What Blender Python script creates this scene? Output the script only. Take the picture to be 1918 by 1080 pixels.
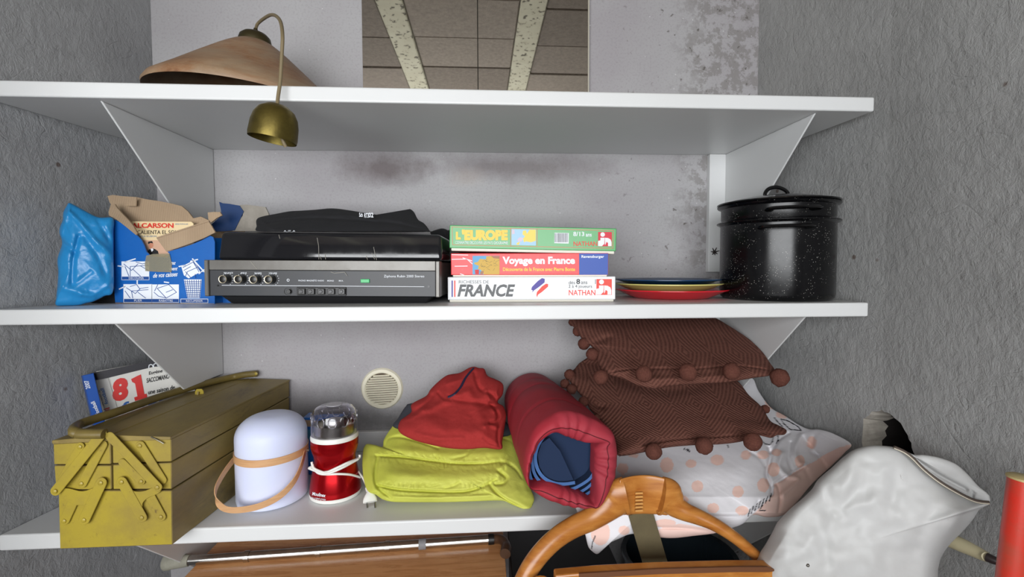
import bpy, bmesh, math, random
import numpy as np
from mathutils import Vector, Matrix, noise
for o in list(bpy.data.objects): bpy.data.objects.remove(o)
SC = bpy.context.scene; COL = SC.collection
random.seed(4); PI = math.pi

# ------------------------------------------------------------------ camera
F, YAW, PITCH, ROLL = 900.0, .0621, -.0443, -.0034
CAM = np.array([0, -1.36, 1.45])
fw = np.array([math.sin(YAW)*math.cos(PITCH), math.cos(YAW)*math.cos(PITCH), math.sin(PITCH)])
_r = np.array([math.cos(YAW), -math.sin(YAW), 0]); _u = np.cross(_r, fw)
RV = _r*math.cos(ROLL)+_u*math.sin(ROLL); UV = -_r*math.sin(ROLL)+_u*math.cos(ROLL)
cd = bpy.data.cameras.new('camera'); cam = bpy.data.objects.new('camera', cd); COL.objects.link(cam)
cd.sensor_width = 36; cd.lens = F/1918*36; cd.clip_start = .02
cam.matrix_world = Matrix(((RV[0], UV[0], -fw[0], CAM[0]), (RV[1], UV[1], -fw[1], CAM[1]), (RV[2], UV[2], -fw[2], CAM[2]), (0, 0, 0, 1)))
SC.camera = cam

# ------------------------------------------------------------------ world, lights, exposure
W = bpy.data.worlds.new('world'); SC.world = W; W.use_nodes = True
bg = W.node_tree.nodes['Background']; bg.inputs[0].default_value = (.93, .965, 1, 1); bg.inputs[1].default_value = 2.4
def area(name, loc, rot, sx, sy, power, col):
    l = bpy.data.lights.new(name, 'AREA'); l.shape = 'RECTANGLE'; l.size = sx; l.size_y = sy; l.energy = power; l.color = col
    o = bpy.data.objects.new(name, l); COL.objects.link(o); o.location = loc; o.rotation_euler = rot; return o
area('daylight_opening', (-.45, -2.62, 1.50), (math.radians(90), 0, 0), 2.2, 1.0, 58, (.97, .985, 1))
SC.view_settings.view_transform = 'Standard'; SC.view_settings.look = 'None'
SC.view_settings.gamma = 1; SC.view_settings.use_curve_mapping = False
SC.view_settings.exposure = -0.06

# ------------------------------------------------------------------ geometry helpers
def ray(px, py): return fw+RV*(px-959)/F-UV*(py-540)/F
def P(px, py, Y):            # the point on the vertical plane at depth Y
    d = ray(px, py); return CAM+d*((Y-CAM[1])/d[1])
def PZ(px, py, Z):
    d = ray(px, py); return CAM+d*((Z-CAM[2])/d[2])
WLOC = {}
def finish(o, parent):
    if parent is not None: o.parent = parent
def put(name, verts, faces, mat, parent=None, smooth=False, origin=None, uvs=None, bevel=0, seg=2, cols=None, auto=None):
    verts = [Vector(v) for v in verts]
    if parent is not None: org = WLOC[parent.name]
    elif origin is not None: org = Vector(origin)
    else:
        xs = [v.x for v in verts]; ys = [v.y for v in verts]; zs = [v.z for v in verts]
        org = Vector(((min(xs)+max(xs))/2, (min(ys)+max(ys))/2, min(zs)))
    me = bpy.data.meshes.new(name); me.from_pydata([v-org for v in verts], [], faces)
    if uvs is not None:
        ul = me.uv_layers.new(name='uv')
        for li, l in enumerate(me.loops): ul.data[li].uv = uvs[l.vertex_index]
    if cols is not None:
        ca = me.color_attributes.new('paint', 'FLOAT_COLOR', 'POINT')
        flat = np.array([(c[0], c[1], c[2], 1) for c in cols], dtype=np.float32).ravel()
        ca.data.foreach_set('color', flat)
    if bevel or smooth is None:
        bm = bmesh.new(); bm.from_mesh(me)
        bmesh.ops.recalc_face_normals(bm, faces=bm.faces)
        if bevel:
            ed = [e for e in bm.edges if len(e.link_faces) == 2 and e.calc_face_angle(0) > .5]
            bmesh.ops.bevel(bm, geom=ed, offset=bevel, segments=seg, affect='EDGES', profile=.5, clamp_overlap=True)
        bm.to_mesh(me); bm.free()
    else:
        bm = bmesh.new(); bm.from_mesh(me); bmesh.ops.recalc_face_normals(bm, faces=bm.faces); bm.to_mesh(me); bm.free()
    if smooth: me.polygons.foreach_set('use_smooth', [True]*len(me.polygons))
    if mat is not None: me.materials.append(mat)
    o = bpy.data.objects.new(name, me); COL.objects.link(o)
    if parent is None: o.location = org
    else: o.parent = parent
    WLOC[o.name] = org
    if smooth and auto: 
        try: me.set_sharp_from_angle(angle=auto)
        except Exception: pass
    return o
def thing(name, label, cat, loc, group=None):
    o = bpy.data.objects.new(name, None); COL.objects.link(o); o.empty_display_size = .05
    o.location = Vector(loc); WLOC[o.name] = Vector(loc); o['label'] = label; o['category'] = cat
    if group: o['group'] = group
    return o
def tag(o, label, cat, group=None):
    o['label'] = label; o['category'] = cat
    if group: o['group'] = group
    return o
def struct(o): o['kind'] = 'structure'; return o

class Frame:
    """plane through A and B, v upward, w out of the plane towards the viewer"""
    def __init__(s, A, B, up=(0, 0, 1)):
        s.A = np.array(A, float); u = np.array(B, float)-s.A; s.L = np.linalg.norm(u); s.u = u/s.L
        w = np.cross(s.u, np.array(up, float)); s.w = w/np.linalg.norm(w); s.v = np.cross(s.w, s.u)
    def pt(s, u, v, w=0): return s.A+s.u*u+s.v*v+s.w*w
    def uv(s, px, py, w=0):
        d = ray(px, py); o = s.A+s.w*w; t = np.dot(o-CAM, s.w)/np.dot(d, s.w); q = CAM+d*t-s.A
        return float(np.dot(q, s.u)), float(np.dot(q, s.v))
    def px(s, px, py, w=0): u, v = s.uv(px, py, w); return s.pt(u, v, w)
def box_f(name, fr, u0, u1, v0, v1, w0, w1, mat, parent=None, bevel=0, seg=2, smooth=False):
    V = [fr.pt(u, v, w) for w in (w0, w1) for v in (v0, v1) for u in (u0, u1)]
    Fc = [(0, 1, 3, 2), (4, 6, 7, 5), (0, 4, 5, 1), (2, 3, 7, 6), (0, 2, 6, 4), (1, 5, 7, 3)]
    return put(name, V, Fc, mat, parent, bevel=bevel, seg=seg, smooth=smooth)
def box_w(name, x0, x1, y0, y1, z0, z1, mat, parent=None, bevel=0, seg=2):
    V = [(x, y, z) for z in (z0, z1) for y in (y0, y1) for x in (x0, x1)]
    Fc = [(0, 1, 3, 2), (4, 6, 7, 5), (0, 4, 5, 1), (2, 3, 7, 6), (0, 2, 6, 4), (1, 5, 7, 3)]
    return put(name, V, Fc, mat, parent, bevel=bevel, seg=seg)
def prism_v(name, poly3, off, mat, parent=None, bevel=0, seg=2, smooth=False):
    n = len(poly3); off = np.array(off)
    V = [np.array(p) for p in poly3]+[np.array(p)+off for p in poly3]
    Fc = [tuple(range(n)), tuple(range(2*n-1, n-1, -1))]+[(i, (i+1) % n, n+(i+1) % n, n+i) for i in range(n)]
    return put(name, V, Fc, mat, parent, bevel=bevel, seg=seg, smooth=smooth)
def prints(name, fr, polys, mat, parent, w=.0006, thick=.0004):
    """flat printed shapes: a list of pixel polygons laid on one plane"""
    V = []; Fc = []
    for pg in polys:
        n = len(pg); b = len(V)
        q = [fr.px(x, y, w) for x, y in pg]
        V += q+[p-fr.w*thick for p in q]
        Fc.append(tuple(range(b, b+n))); Fc += [(b+i, b+(i+1) % n, b+n+(i+1) % n, b+n+i) for i in range(n)]
    me = put(name, V, Fc, mat, parent)
    return me
def rectp(x0, y0, x1, y1): return [(x0, y0), (x1, y0), (x1, y1), (x0, y1)]
def stroke(pts, wd):
    out = []
    for (x0, y0), (x1, y1) in zip(pts[:-1], pts[1:]):
        dx, dy = x1-x0, y1-y0; l = math.hypot(dx, dy) or 1; nx, ny = -dy/l*wd/2, dx/l*wd/2; ex, ey = dx/l*wd*.3, dy/l*wd*.3
        out.append([(x0+nx-ex, y0+ny-ey), (x1+nx+ex, y1+ny+ey), (x1-nx+ex, y1-ny+ey), (x0-nx-ex, y0-ny-ey)])
    return out
def ell(cx, cy, rx, ry=None, n=20, a=0):
    ry = ry or rx; ca, sa = math.cos(a), math.sin(a)
    return [(cx+rx*math.cos(t)*ca-ry*math.sin(t)*sa, cy+rx*math.cos(t)*sa+ry*math.sin(t)*ca) for t in [2*PI*i/n for i in range(n)]]
def text_raw(s, bold=0, shear=0, sp=1.0):
    cu = bpy.data.curves.new('t', 'FONT'); cu.body = s; cu.size = 1; cu.offset = bold; cu.shear = shear; cu.space_character = sp
    cu.resolution_u = 3; cu.fill_mode = 'FRONT'
    o = bpy.data.objects.new('t', cu); COL.objects.link(o)
    dg = bpy.context.evaluated_depsgraph_get(); me = bpy.data.meshes.new_from_object(o.evaluated_get(dg))
    V = [tuple(v.co) for v in me.vertices]; Fc = [tuple(p.vertices) for p in me.polygons]
    bpy.data.objects.remove(o); bpy.data.meshes.remove(me); return V, Fc
def text(fr, s, x0, y0, x1, y1, mat, parent, w=.0009, bold=0, shear=0, dy=0, name='lettering', sp=1.0):
    """lettering fitted to the box x0..x1, y0..y1 (pixel units of the photograph) on the plane; dy tilts the baseline"""
    V, Fc = text_raw(s, bold, shear, sp)
    xs = [v[0] for v in V]; ys = [v[1] for v in V]; a, b, c, d = min(xs), max(xs), min(ys), max(ys)
    O = []
    for v in V:
        fx = (v[0]-a)/(b-a); fy = (v[1]-c)/(d-c)
        O.append(fr.px(x0+(x1-x0)*fx, y1+(y0-y1)*fy+dy*fx, w))
    me = put(name, O, Fc, mat, parent); return me
def spl(pts, n=12, closed=False):
    pts = [np.array(p, float) for p in pts]; m = len(pts); out = []
    rng = range(m) if closed else range(m-1)
    for i in rng:
        if closed: p0, p1, p2, p3 = pts[(i-1) % m], pts[i], pts[(i+1) % m], pts[(i+2) % m]
        else: p0, p1, p2, p3 = pts[max(i-1, 0)], pts[i], pts[i+1], pts[min(i+2, m-1)]
        for k in range(n):
            t = k/n
            out.append(.5*((2*p1)+(-p0+p2)*t+(2*p0-5*p1+4*p2-p3)*t*t+(-p0+3*p1-3*p2+p3)*t**3))
    if not closed: out.append(pts[-1])
    return out
def tube(name, pts, rad, mat, parent=None, n=10, up=(0, 0, 1), flat=None, caps=True, smooth=True):
    """swept tube; rad is a number or a list; flat=(ra, rb) gives an oval section"""
    m = len(pts); pts = [np.array(p, float) for p in pts]; V = []; Fc = []
    ref = None
    for i in range(m):
        t = pts[min(i+1, m-1)]-pts[max(i-1, 0)]; t /= (np.linalg.norm(t) or 1)
        if ref is None:
            a = np.cross(t, np.array(up, float))
            if np.linalg.norm(a) < 1e-3: a = np.cross(t, np.array([1, 0, 0.]))
            a /= np.linalg.norm(a)
        else:
            a = ref-t*np.dot(ref, t); a /= (np.linalg.norm(a) or 1)
        ref = a; b = np.cross(a, t)
        r = rad[i] if hasattr(rad, '__len__') else rad
        ra, rb = (r if hasattr(r, '__len__') else (r, r))
        for k in range(n):
            th = 2*PI*k/n; V.append(pts[i]+a*math.cos(th)*ra+b*math.sin(th)*rb)
    for i in range(m-1):
        for k in range(n): Fc.append((i*n+k, i*n+(k+1) % n, (i+1)*n+(k+1) % n, (i+1)*n+k))
    if caps: Fc += [tuple(range(n)), tuple(range((m-1)*n, m*n))]
    return put(name, V, Fc, mat, parent, smooth=smooth, auto=1.0)
def ribbon(name, pts, wv, width, thick, mat, parent=None):
    """flat strap: pts the middle line, wv the width direction"""
    m = len(pts); pts = [np.array(p, float) for p in pts]; V = []; Fc = []
    wv = np.array(wv, float); wv /= np.linalg.norm(wv)
    for i in range(m):
        t = pts[min(i+1, m-1)]-pts[max(i-1, 0)]; t /= np.linalg.norm(t); a = wv-t*np.dot(wv, t); a /= np.linalg.norm(a); b = np.cross(a, t)
        for sa, sb in ((-1, -1), (1, -1), (1, 1), (-1, 1)): V.append(pts[i]+a*sa*width/2+b*sb*thick/2)
    for i in range(m-1):
        for k in range(4): Fc.append((i*4+k, i*4+(k+1) % 4, (i+1)*4+(k+1) % 4, (i+1)*4+k))
    Fc += [(0, 1, 2, 3), tuple(range((m-1)*4, m*4))]
    return put(name, V, Fc, mat, parent, bevel=thick*.2, seg=1)
def lathe(name, prof, c, mat, parent=None, n=48, M=None, closed=False, sx=1, sy=1, smooth=True, auto=.7, caps=True):
    """profile [(r, z)] turned about the vertical through c (or through matrix M)"""
    V = []; Fc = []; c = Vector(c); m = len(prof)
    for (r, z) in prof:
        for k in range(n):
            th = 2*PI*k/n; v = Vector((r*math.cos(th)*sx, r*math.sin(th)*sy, z))
            if M is not None: v = M @ v
            V.append(c+v)
    for i in range(m-1 if not closed else m):
        j = (i+1) % m
        for k in range(n): Fc.append((i*n+k, i*n+(k+1) % n, j*n+(k+1) % n, j*n+k))
    if not closed and caps:
        if prof[0][0] > 1e-5: Fc.append(tuple(range(n)))
        if prof[-1][0] > 1e-5: Fc.append(tuple(range((m-1)*n, m*n)))
    o = put(name, V, Fc, mat, parent, smooth=smooth, auto=auto)
    bm = bmesh.new(); bm.from_mesh(o.data); bmesh.ops.remove_doubles(bm, verts=bm.verts, dist=1e-6); bm.to_mesh(o.data); bm.free()
    return o
def dist_poly(x, y, pl):
    """distance from arrays of points to a polyline"""
    best = np.full(x.shape, 1e9)
    for (x0, y0), (x1, y1) in zip(pl[:-1], pl[1:]):
        dx, dy = x1-x0, y1-y0; L = dx*dx+dy*dy or 1
        t = np.clip(((x-x0)*dx+(y-y0)*dy)/L, 0, 1); best = np.minimum(best, np.hypot(x-x0-t*dx, y-y0-t*dy))
    return best
def in_poly(x, y, pg):
    ins = np.zeros(x.shape, bool); n = len(pg)
    for i in range(n):
        x0, y0 = pg[i]; x1, y1 = pg[(i+1) % n]
        if y0 == y1: continue
        c = ((y0 > y) != (y1 > y)) & (x < (x1-x0)*(y-y0)/(y1-y0)+x0); ins ^= c
    return ins
def soft(name, outline, Y, mat, parent=None, front=.03, back=.02, center=None, folds=(), rings=34, nb=9, p=2.4, nz=.0, nsc=14, zmin=None, zmax=None,
         ymax=-.006, paint=None, seed=0, sharp=False, wob=0, origin=None):
    """a filled soft body (cloth, cushion, bag): a closed outline on a leaning plane, puffed out on both sides, with folds.
       Y: function (px, py) -> depth of the middle plane.  folds: (points, height, width)"""
    ol = spl(outline, nb, True) if not sharp else [np.array(q, float) for q in outline]
    ol = np.array(ol); N = len(ol); c = np.array(center if center is not None else ol.mean(axis=0))
    T = (1-(1-np.linspace(0, 1, rings+1)[1:])**1.35)
    X = []; Yp = []; TT = []
    for t in T:
        q = c+(ol-c)*t; X.append(q[:, 0]); Yp.append(q[:, 1]); TT.append(np.full(N, t))
    x = np.concatenate([[c[0]]]+X); y = np.concatenate([[c[1]]]+Yp); t = np.concatenate([[0.]]+TT)
    h = np.power(np.clip(1-t**p, 0, 1), .5)
    disp = np.zeros_like(x)
    for pl, a, wd in folds:
        pl2 = [tuple(q) for q in spl(pl, 6)] if len(pl) > 2 else pl
        disp += a*np.exp(-(dist_poly(x, y, pl2)/wd)**2)
    nV = len(x); V = []; UVs = []
    sides = []
    for sgn, th in ((1, front), (-1, back)):
        for i in range(nV):
            yy = Y(x[i], y[i]); q = P(x[i], y[i], yy); d = CAM-q; d = d/np.linalg.norm(d)
            k = th*h[i]*sgn
            edge = min(1, (1-t[i])*6)
            if sgn > 0:
                k += disp[i]*edge
                if nz: k += nz*edge*noise.fractal(Vector((q[0]*nsc+seed, q[1]*nsc, q[2]*nsc)), 1, 2, 4)
            v = q+d*k
            if zmin is not None and v[2] < zmin: v[2] = zmin+.0004*random.random()
            if zmax is not None and v[2] > zmax: v[2] = zmax
            if v[1] > ymax: v[1] = ymax
            V.append(v); UVs.append((q[0], math.copysign(math.hypot(q[1], q[2]-1.0), 1)))
    def idx(r, k): return 0 if r == 0 else 1+(r-1)*N+(k % N)
    Fc = []
    for s in (0, 1):
        o = s*nV
        for r in range(rings):
            for k in range(N):
                a, b, c2, d2 = idx(r, k), idx(r, k+1), idx(r+1, k+1), idx(r+1, k)
                if s == 1 and r+1 == rings: c2 -= nV; d2 -= nV     # share the rim with the front
                f = [o+a, o+b, o+c2, o+d2] if r else [o+a, o+c2, o+d2]
                Fc.append(tuple(f))
    cols = None
    if paint is not None:
        cc = paint(x, y); cols = np.concatenate([cc, cc])
    ob = put(name, V, Fc, mat, parent, smooth=True, uvs=UVs, cols=cols, origin=origin)
    bm = bmesh.new(); bm.from_mesh(ob.data); bmesh.ops.delete(bm, geom=[v for v in bm.verts if not v.link_faces], context='VERTS')
    bm.to_mesh(ob.data); bm.free()
    return ob
def wall_y(x, y, lim=.818):      # depth in front of which a sight line stays clear of the right wall
    d = ray(x, y); return CAM[1]+lim*d[1]/max(d[0], 1e-3)
def crop(ox, oy, s): return lambda pts: [(ox+a[0]/s, oy+a[1]/s)+tuple(b/s for b in a[2:]) for a in pts]

# ------------------------------------------------------------------ materials
class MT:
    def __init__(s, name, base=(.8, .8, .8), rough=.5, metal=0, spec=.5, **k):
        s.m = bpy.data.materials.new(name); s.m.use_nodes = True; s.nt = s.m.node_tree; s.b = s.nt.nodes['Principled BSDF']
        s.b.inputs['Base Color'].default_value = (*base, 1); s.b.inputs['Roughness'].default_value = rough
        s.b.inputs['Metallic'].default_value = metal; s.b.inputs['Specular IOR Level'].default_value = spec
        for a, v in k.items(): s.b.inputs[a.replace('_', ' ')].default_value = v
        s.tc = None
    def n(s, t, **k):
        x = s.nt.nodes.new(t)
        for a, v in k.items(): setattr(x, a, v)
        return x
    def l(s, a, b): s.nt.links.new(a, b)
    def co(s, scale=(1, 1, 1), out='Object', rot=(0, 0, 0)):
        t = s.n('ShaderNodeTexCoord'); m = s.n('ShaderNodeMapping'); m.inputs['Scale'].default_value = scale; m.inputs['Rotation'].default_value = rot
        s.l(t.outputs[out], m.inputs[0]); return m.outputs[0]
    def noise(s, sc, det=4, rough=.55, vec=None, dist=0):
        x = s.n('ShaderNodeTexNoise'); x.inputs['Scale'].default_value = sc; x.inputs['Detail'].default_value = det
        x.inputs['Roughness'].default_value = rough; x.inputs['Distortion'].default_value = dist
        s.l(vec if vec is not None else s.co(), x.inputs['Vector']); return x.outputs['Fac']
    def vor(s, sc, vec=None, feature='F1', rnd=1):
        x = s.n('ShaderNodeTexVoronoi', feature=feature); x.inputs['Scale'].default_value = sc; x.inputs['Randomness'].default_value = rnd
        s.l(vec if vec is not None else s.co(), x.inputs['Vector']); return x
    def ramp(s, fac, stops, interp='LINEAR'):
        r = s.n('ShaderNodeValToRGB'); e = r.color_ramp.elements; r.color_ramp.interpolation = interp
        while len(e) < len(stops): e.new(.5)
        for i, (p, c) in enumerate(stops):
            e[i].position = p; e[i].color = (*c, 1) if hasattr(c, '__len__') else (c, c, c, 1)
        s.l(fac, r.inputs[0]); return r.outputs[0]
    def mix(s, fac, a, b, mode='MIX'):
        x = s.n('ShaderNodeMix', data_type='RGBA', blend_type=mode)
        for sock, v in ((x.inputs['Factor'], fac), (x.inputs[6], a), (x.inputs[7], b)):
            if isinstance(v, (int, float)): sock.default_value = v
            elif isinstance(v, tuple): sock.default_value = (*v, 1)
            else: s.l(v, sock)
        return x.outputs[2]
    def math(s, op, a, b=0, c=0):
        x = s.n('ShaderNodeMath', operation=op)
        for i, v in enumerate((a, b, c)):
            if isinstance(v, (int, float)): x.inputs[i].default_value = v
            else: s.l(v, x.inputs[i])
        return x.outputs[0]
    def color(s, c): s.l(c, s.b.inputs['Base Color']); return s
    def rough(s, c): s.l(c, s.b.inputs['Roughness']); return s
    def bump(s, h, st=.3, d=.002):
        x = s.n('ShaderNodeBump'); x.inputs['Strength'].default_value = st; x.inputs['Distance'].default_value = d
        s.l(h, x.inputs['Height'])
        if s.b.inputs['Normal'].is_linked: s.l(s.b.inputs['Normal'].links[0].from_socket, x.inputs['Normal'])
        s.l(x.outputs[0], s.b.inputs['Normal']); return s
def lin(r, g, b):
    f = lambda c: ((c/255+.055)/1.055)**2.4 if c > 10 else c/255/12.92
    return (f(r), f(g), f(b))
def plain(name, c, rough=.5, **k): return MT(name, lin(*c), rough, **k).m
def dusty(name, c, rough=.5, amt=.25, sc=8, bump=0, bs=200, dark=(60, 52, 44), **k):
    m = MT(name, lin(*c), rough, **k); f = m.ramp(m.noise(sc, 6, .65), [(.35, 0), (.75, 1)])
    m.color(m.mix(m.math('MULTIPLY', f, amt), lin(*c), lin(*dark)))
    if bump: m.bump(m.noise(bs, 3), bump, .001)
    return m.m

white_mel = MT('white_melamine', lin(226, 227, 226), .38)
white_mel.color(white_mel.mix(white_mel.ramp(white_mel.noise(3, 5), [(.3, 0), (.8, .25)]), lin(217, 218, 218), lin(196, 195, 192))); white_mel = white_mel.m

def stucco(name, base, side):
    m = MT(name, base, .92, spec=.2)
    big = m.noise(1.7, 4, .6); mid = m.noise(9, 5, .65)
    c = m.mix(m.ramp(big, [(.3, 0), (.7, 1)]), tuple(x*.70 for x in base), tuple(min(1, x*1.14) for x in base))
    c = m.mix(m.ramp(mid, [(.55, 0), (.8, .5)]), c, tuple(x*.62 for x in base))
    # small brown specks
    v = m.vor(9); c = m.mix(m.ramp(v.outputs['Distance'], [(.035, .8), (.06, 0)]), c, lin(92, 74, 66))
    m.color(c)
    st = m.noise(46, 6, .72, m.co((1, 1.25, .85), rot=(side*.8, 0, 0)), .35)
    m.bump(m.ramp(st, [(.34, 0), (.62, 1)]), .6, .0032)
    m.bump(m.noise(11, 3, .6), .35, .007)
    m.bump(m.noise(190, 4, .75), .55, .0014)
    gsc = m.ramp(m.noise(5.5, 2, .4, m.co((1, 1, 1.3), rot=(.6, 0, 0)), 1.8), [(.490, 1), (.5, 0), (.510, 1)])
    brk = m.ramp(m.noise(6, 2), [(.5, 0), (.6, 1)])
    m.bump(m.math('MAXIMUM', gsc, m.math('SUBTRACT', 1, brk)), .35, .002)
    return m.m
wall_side_m = stucco('rough_render_right', lin(166, 166, 165), 1)
wall_left_m = stucco('rough_render_left', lin(160, 161, 163), -1)

def back_wall_mat():
    m = MT('smooth_concrete_back', (.5, .5, .5), .85, spec=.25)
    g = m.n('ShaderNodeNewGeometry'); sx = m.n('ShaderNodeSeparateXYZ'); m.l(g.outputs['Position'], sx.inputs[0]); X, Z = sx.outputs[0], sx.outputs[2]
    gv = g.outputs['Position']
    base = m.mix(m.ramp(m.noise(2.2, 4, .6, gv), [(.35, 0), (.65, 1)]), lin(164, 160, 163), lin(176, 175, 176))
    grain = m.noise(170, 3, .6, gv); base = m.mix(m.ramp(grain, [(.3, .35), (.5, 0)]), base, lin(140, 134, 136))
    # greyer, stained band towards the right edge
    right = m.ramp(m.math('ADD', X, m.math('MULTIPLY', m.math('SUBTRACT', m.noise(9, 6, .7, gv), .5), .35)), [(.54, 0), (.64, 1)])
    patch = m.ramp(m.noise(24, 8, .72, gv, .1), [(.47, 0), (.53, 1)])
    base = m.mix(m.math('MULTIPLY', m.math('MULTIPLY', right, patch), .6), base, lin(122, 118, 114))
    # pits
    pits = m.ramp(m.noise(48, 3, .5, m.mapv(gv, (1, 1, .6)) if hasattr(m, 'mapv') else gv, .4), [(.66, 0), (.69, 1)])
    pr = m.ramp(X, [(.0, .02), (.35, .1), (.45, .6), (.6, .9)])
    base = m.mix(m.math('MULTIPLY', pits, pr), base, lin(104, 99, 96))
    # dirt smudges just below the top shelf, darker blotches above the lowest one
    def blotch(cx, cz, rx, rz, a, base, col=(96, 84, 84)):
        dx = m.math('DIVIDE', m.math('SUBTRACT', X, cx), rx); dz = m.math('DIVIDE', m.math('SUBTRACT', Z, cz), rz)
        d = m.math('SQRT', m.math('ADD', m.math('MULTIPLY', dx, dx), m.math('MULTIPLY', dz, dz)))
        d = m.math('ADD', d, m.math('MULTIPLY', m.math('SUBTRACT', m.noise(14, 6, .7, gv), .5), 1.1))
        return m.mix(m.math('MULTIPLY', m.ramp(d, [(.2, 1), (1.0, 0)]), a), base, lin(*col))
    base = blotch(-.27, 1.725, .16, .06, .75, base); base = blotch(.10, 1.73, .34, .05, .6, base); base = blotch(-.04, 1.70, .07, .035, .35, base, (178, 166, 158))
    base = blotch(-.44, 1.04, .22, .10, .55, base, (96, 92, 92)); base = blotch(-.28, 1.02, .13, .05, .7, base, (90, 88, 88))
    # a few white paint flecks
    v = m.vor(26, gv); base = m.mix(m.ramp(v.outputs['Distance'], [(.035, .9), (.05, 0)]), base, lin(205, 205, 205))
    m.color(base); m.bump(grain, .12, .001); m.bump(m.math('MULTIPLY', pits, -1), .35, .001); return m.m
back_m = back_wall_mat()

# ------------------------------------------------------------------ room shell
YN = -.95       # the alcove ends here and the room widens
YB = -2.6       # the wall with the opening, behind the camera
def wall_quad(name, pts, mat): return struct(put(name, pts, [(0, 1, 2, 3)], mat, origin=(0, 0, 0)))
XL0, XL1, XR0, XR1 = -.871, -.934, .795, .840
def xl(y): return XL0+(XL1-XL0)*(y/-.4) if y > -.4 else XL1+(y+.4)*.02
def xr(y): return XR0+(XR1-XR0)*(y/-.4) if y > -.4 else XR1-(y+.4)*.02
wb = struct(box_w('wall_back', -1.1, 1.15, 0, .12, 0, 2.75, back_m)); 
def side_wall(name, fx, out, mat, hole=None):
    # the lining follows the wall's slight bend; thickness outwards
    if hole is None:
        V = []; Fc = []
        ys = [0, -.4, YN]
        for y in ys:
            for z in (0, 2.75): V += [(fx(y), y, z), (fx(y)+out, y, z)]
        for i in range(2):
            a = i*4; b = a+4
            Fc += [(a, b, b+2, a+2), (a+1, a+3, b+3, b+1), (a, a+1, b+1, b), (a+2, b+2, b+3, a+3)]
        Fc += [(0, 2, 3, 1), (8, 9, 11, 10)]
        return struct(put(name, V, Fc, mat, origin=(0, 0, 0)))
    bm = bmesh.new()
    outer = [(0, 0), (-.4, 0), (YN, 0), (YN, 2.75), (-.4, 2.75), (0, 2.75)]
    ov = [bm.verts.new((fx(y), y, z)) for y, z in outer]
    hv = [bm.verts.new((fx(y), y, z)) for y, z in hole]
    ee = [bm.edges.new((ov[i], ov[(i+1) % 6])) for i in range(6)]; he = [bm.edges.new((hv[i], hv[(i+1) % len(hv)])) for i in range(len(hv))]
    bmesh.ops.triangle_fill(bm, edges=ee+he, use_beauty=True)
    me = bpy.data.meshes.new(name); 
    cy = sum(h[0] for h in hole)/len(hole); cz = sum(h[1] for h in hole)/len(hole)
    bm.faces.ensure_lookup_table()
    kill = [f for f in bm.faces if abs(f.calc_center_median().y-cy) < .03 and abs(f.calc_center_median().z-cz) < .03 and all(v in hv for v in f.verts)]
    if kill: bmesh.ops.delete(bm, geom=kill, context='FACES_ONLY')
    # broken rim going into the wall, then a dark back
    h2 = [bm.verts.new((fx(y)+.035+.015*random.random(), cy+(y-cy)*(.80+.1*random.random()), cz+(z-cz)*(.82+.08*random.random()))) for y, z in hole]
    n = len(hole)
    for i in range(n): bm.faces.new((hv[i], hv[(i+1) % n], h2[(i+1) % n], h2[i])).material_index = 1
    h3 = [bm.verts.new((fx(v.co.y)+.14, v.co.y, v.co.z)) for v in h2]
    for i in range(n): bm.faces.new((h2[i], h2[(i+1) % n], h3[(i+1) % n], h3[i])).material_index = 2
    bm.faces.new(h3).material_index = 2
    for v in bm.verts: pass
    bm.normal_update(); bm.to_mesh(me); bm.free(); me.materials.append(mat)
    me.materials.append(dusty('broken_plaster', (176, 170, 160), .95, .5, 30, .8, 60)); me.materials.append(plain('hole_dark', (34, 29, 27), .95))
    o = bpy.data.objects.new(name, me); COL.objects.link(o); return struct(o)
side_wall('wall_left', xl, -.1, wall_left_m)
def XW(px, py):       # point of the right wall seen at a pixel
    y = -.4
    for _ in range(12):
        d = ray(px, py); t = (xr(y)-CAM[0])/d[0]; q = CAM+d*t; y = q[1]
    return q
hole = [(1618, 852), (1614, 815), (1618, 785), (1632, 771), (1650, 768), (1668, 776), (1686, 792), (1700, 815), (1709, 838), (1712, 852), (1706, 868), (1680, 872), (1640, 870)]
hp = []
for i, (a, b) in enumerate(hole):
    c, d = hole[(i+1) % len(hole)]
    for k in range(3):
        t = k/3; q = XW(a+(c-a)*t+random.uniform(-1.5, 1.5), b+(d-b)*t+random.uniform(-1.5, 1.5)); hp.append((q[1], q[2]))
side_wall('wall_right', xr, .1, wall_side_m, hp)
floor_m = dusty('concrete_floor', (120, 116, 112), .8, .4, 6, .3)
struct(box_w('floor', -2.4, 2.4, YB-.1, .12, -.1, 0, floor_m))
struct(box_w('wall_left_return', -2.3, -.91, YN, YN+.1, 0, 2.75, wall_left_m)); struct(box_w('wall_right_return', .825, 2.3, YN, YN+.1, 0, 2.75, wall_side_m))
struct(box_w('wall_outer_left', -2.4, -2.3, YB, YN+.1, 0, 2.75, wall_left_m)); struct(box_w('wall_outer_right', 2.3, 2.4, YB, YN+.1, 0, 2.75, wall_side_m))
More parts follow.
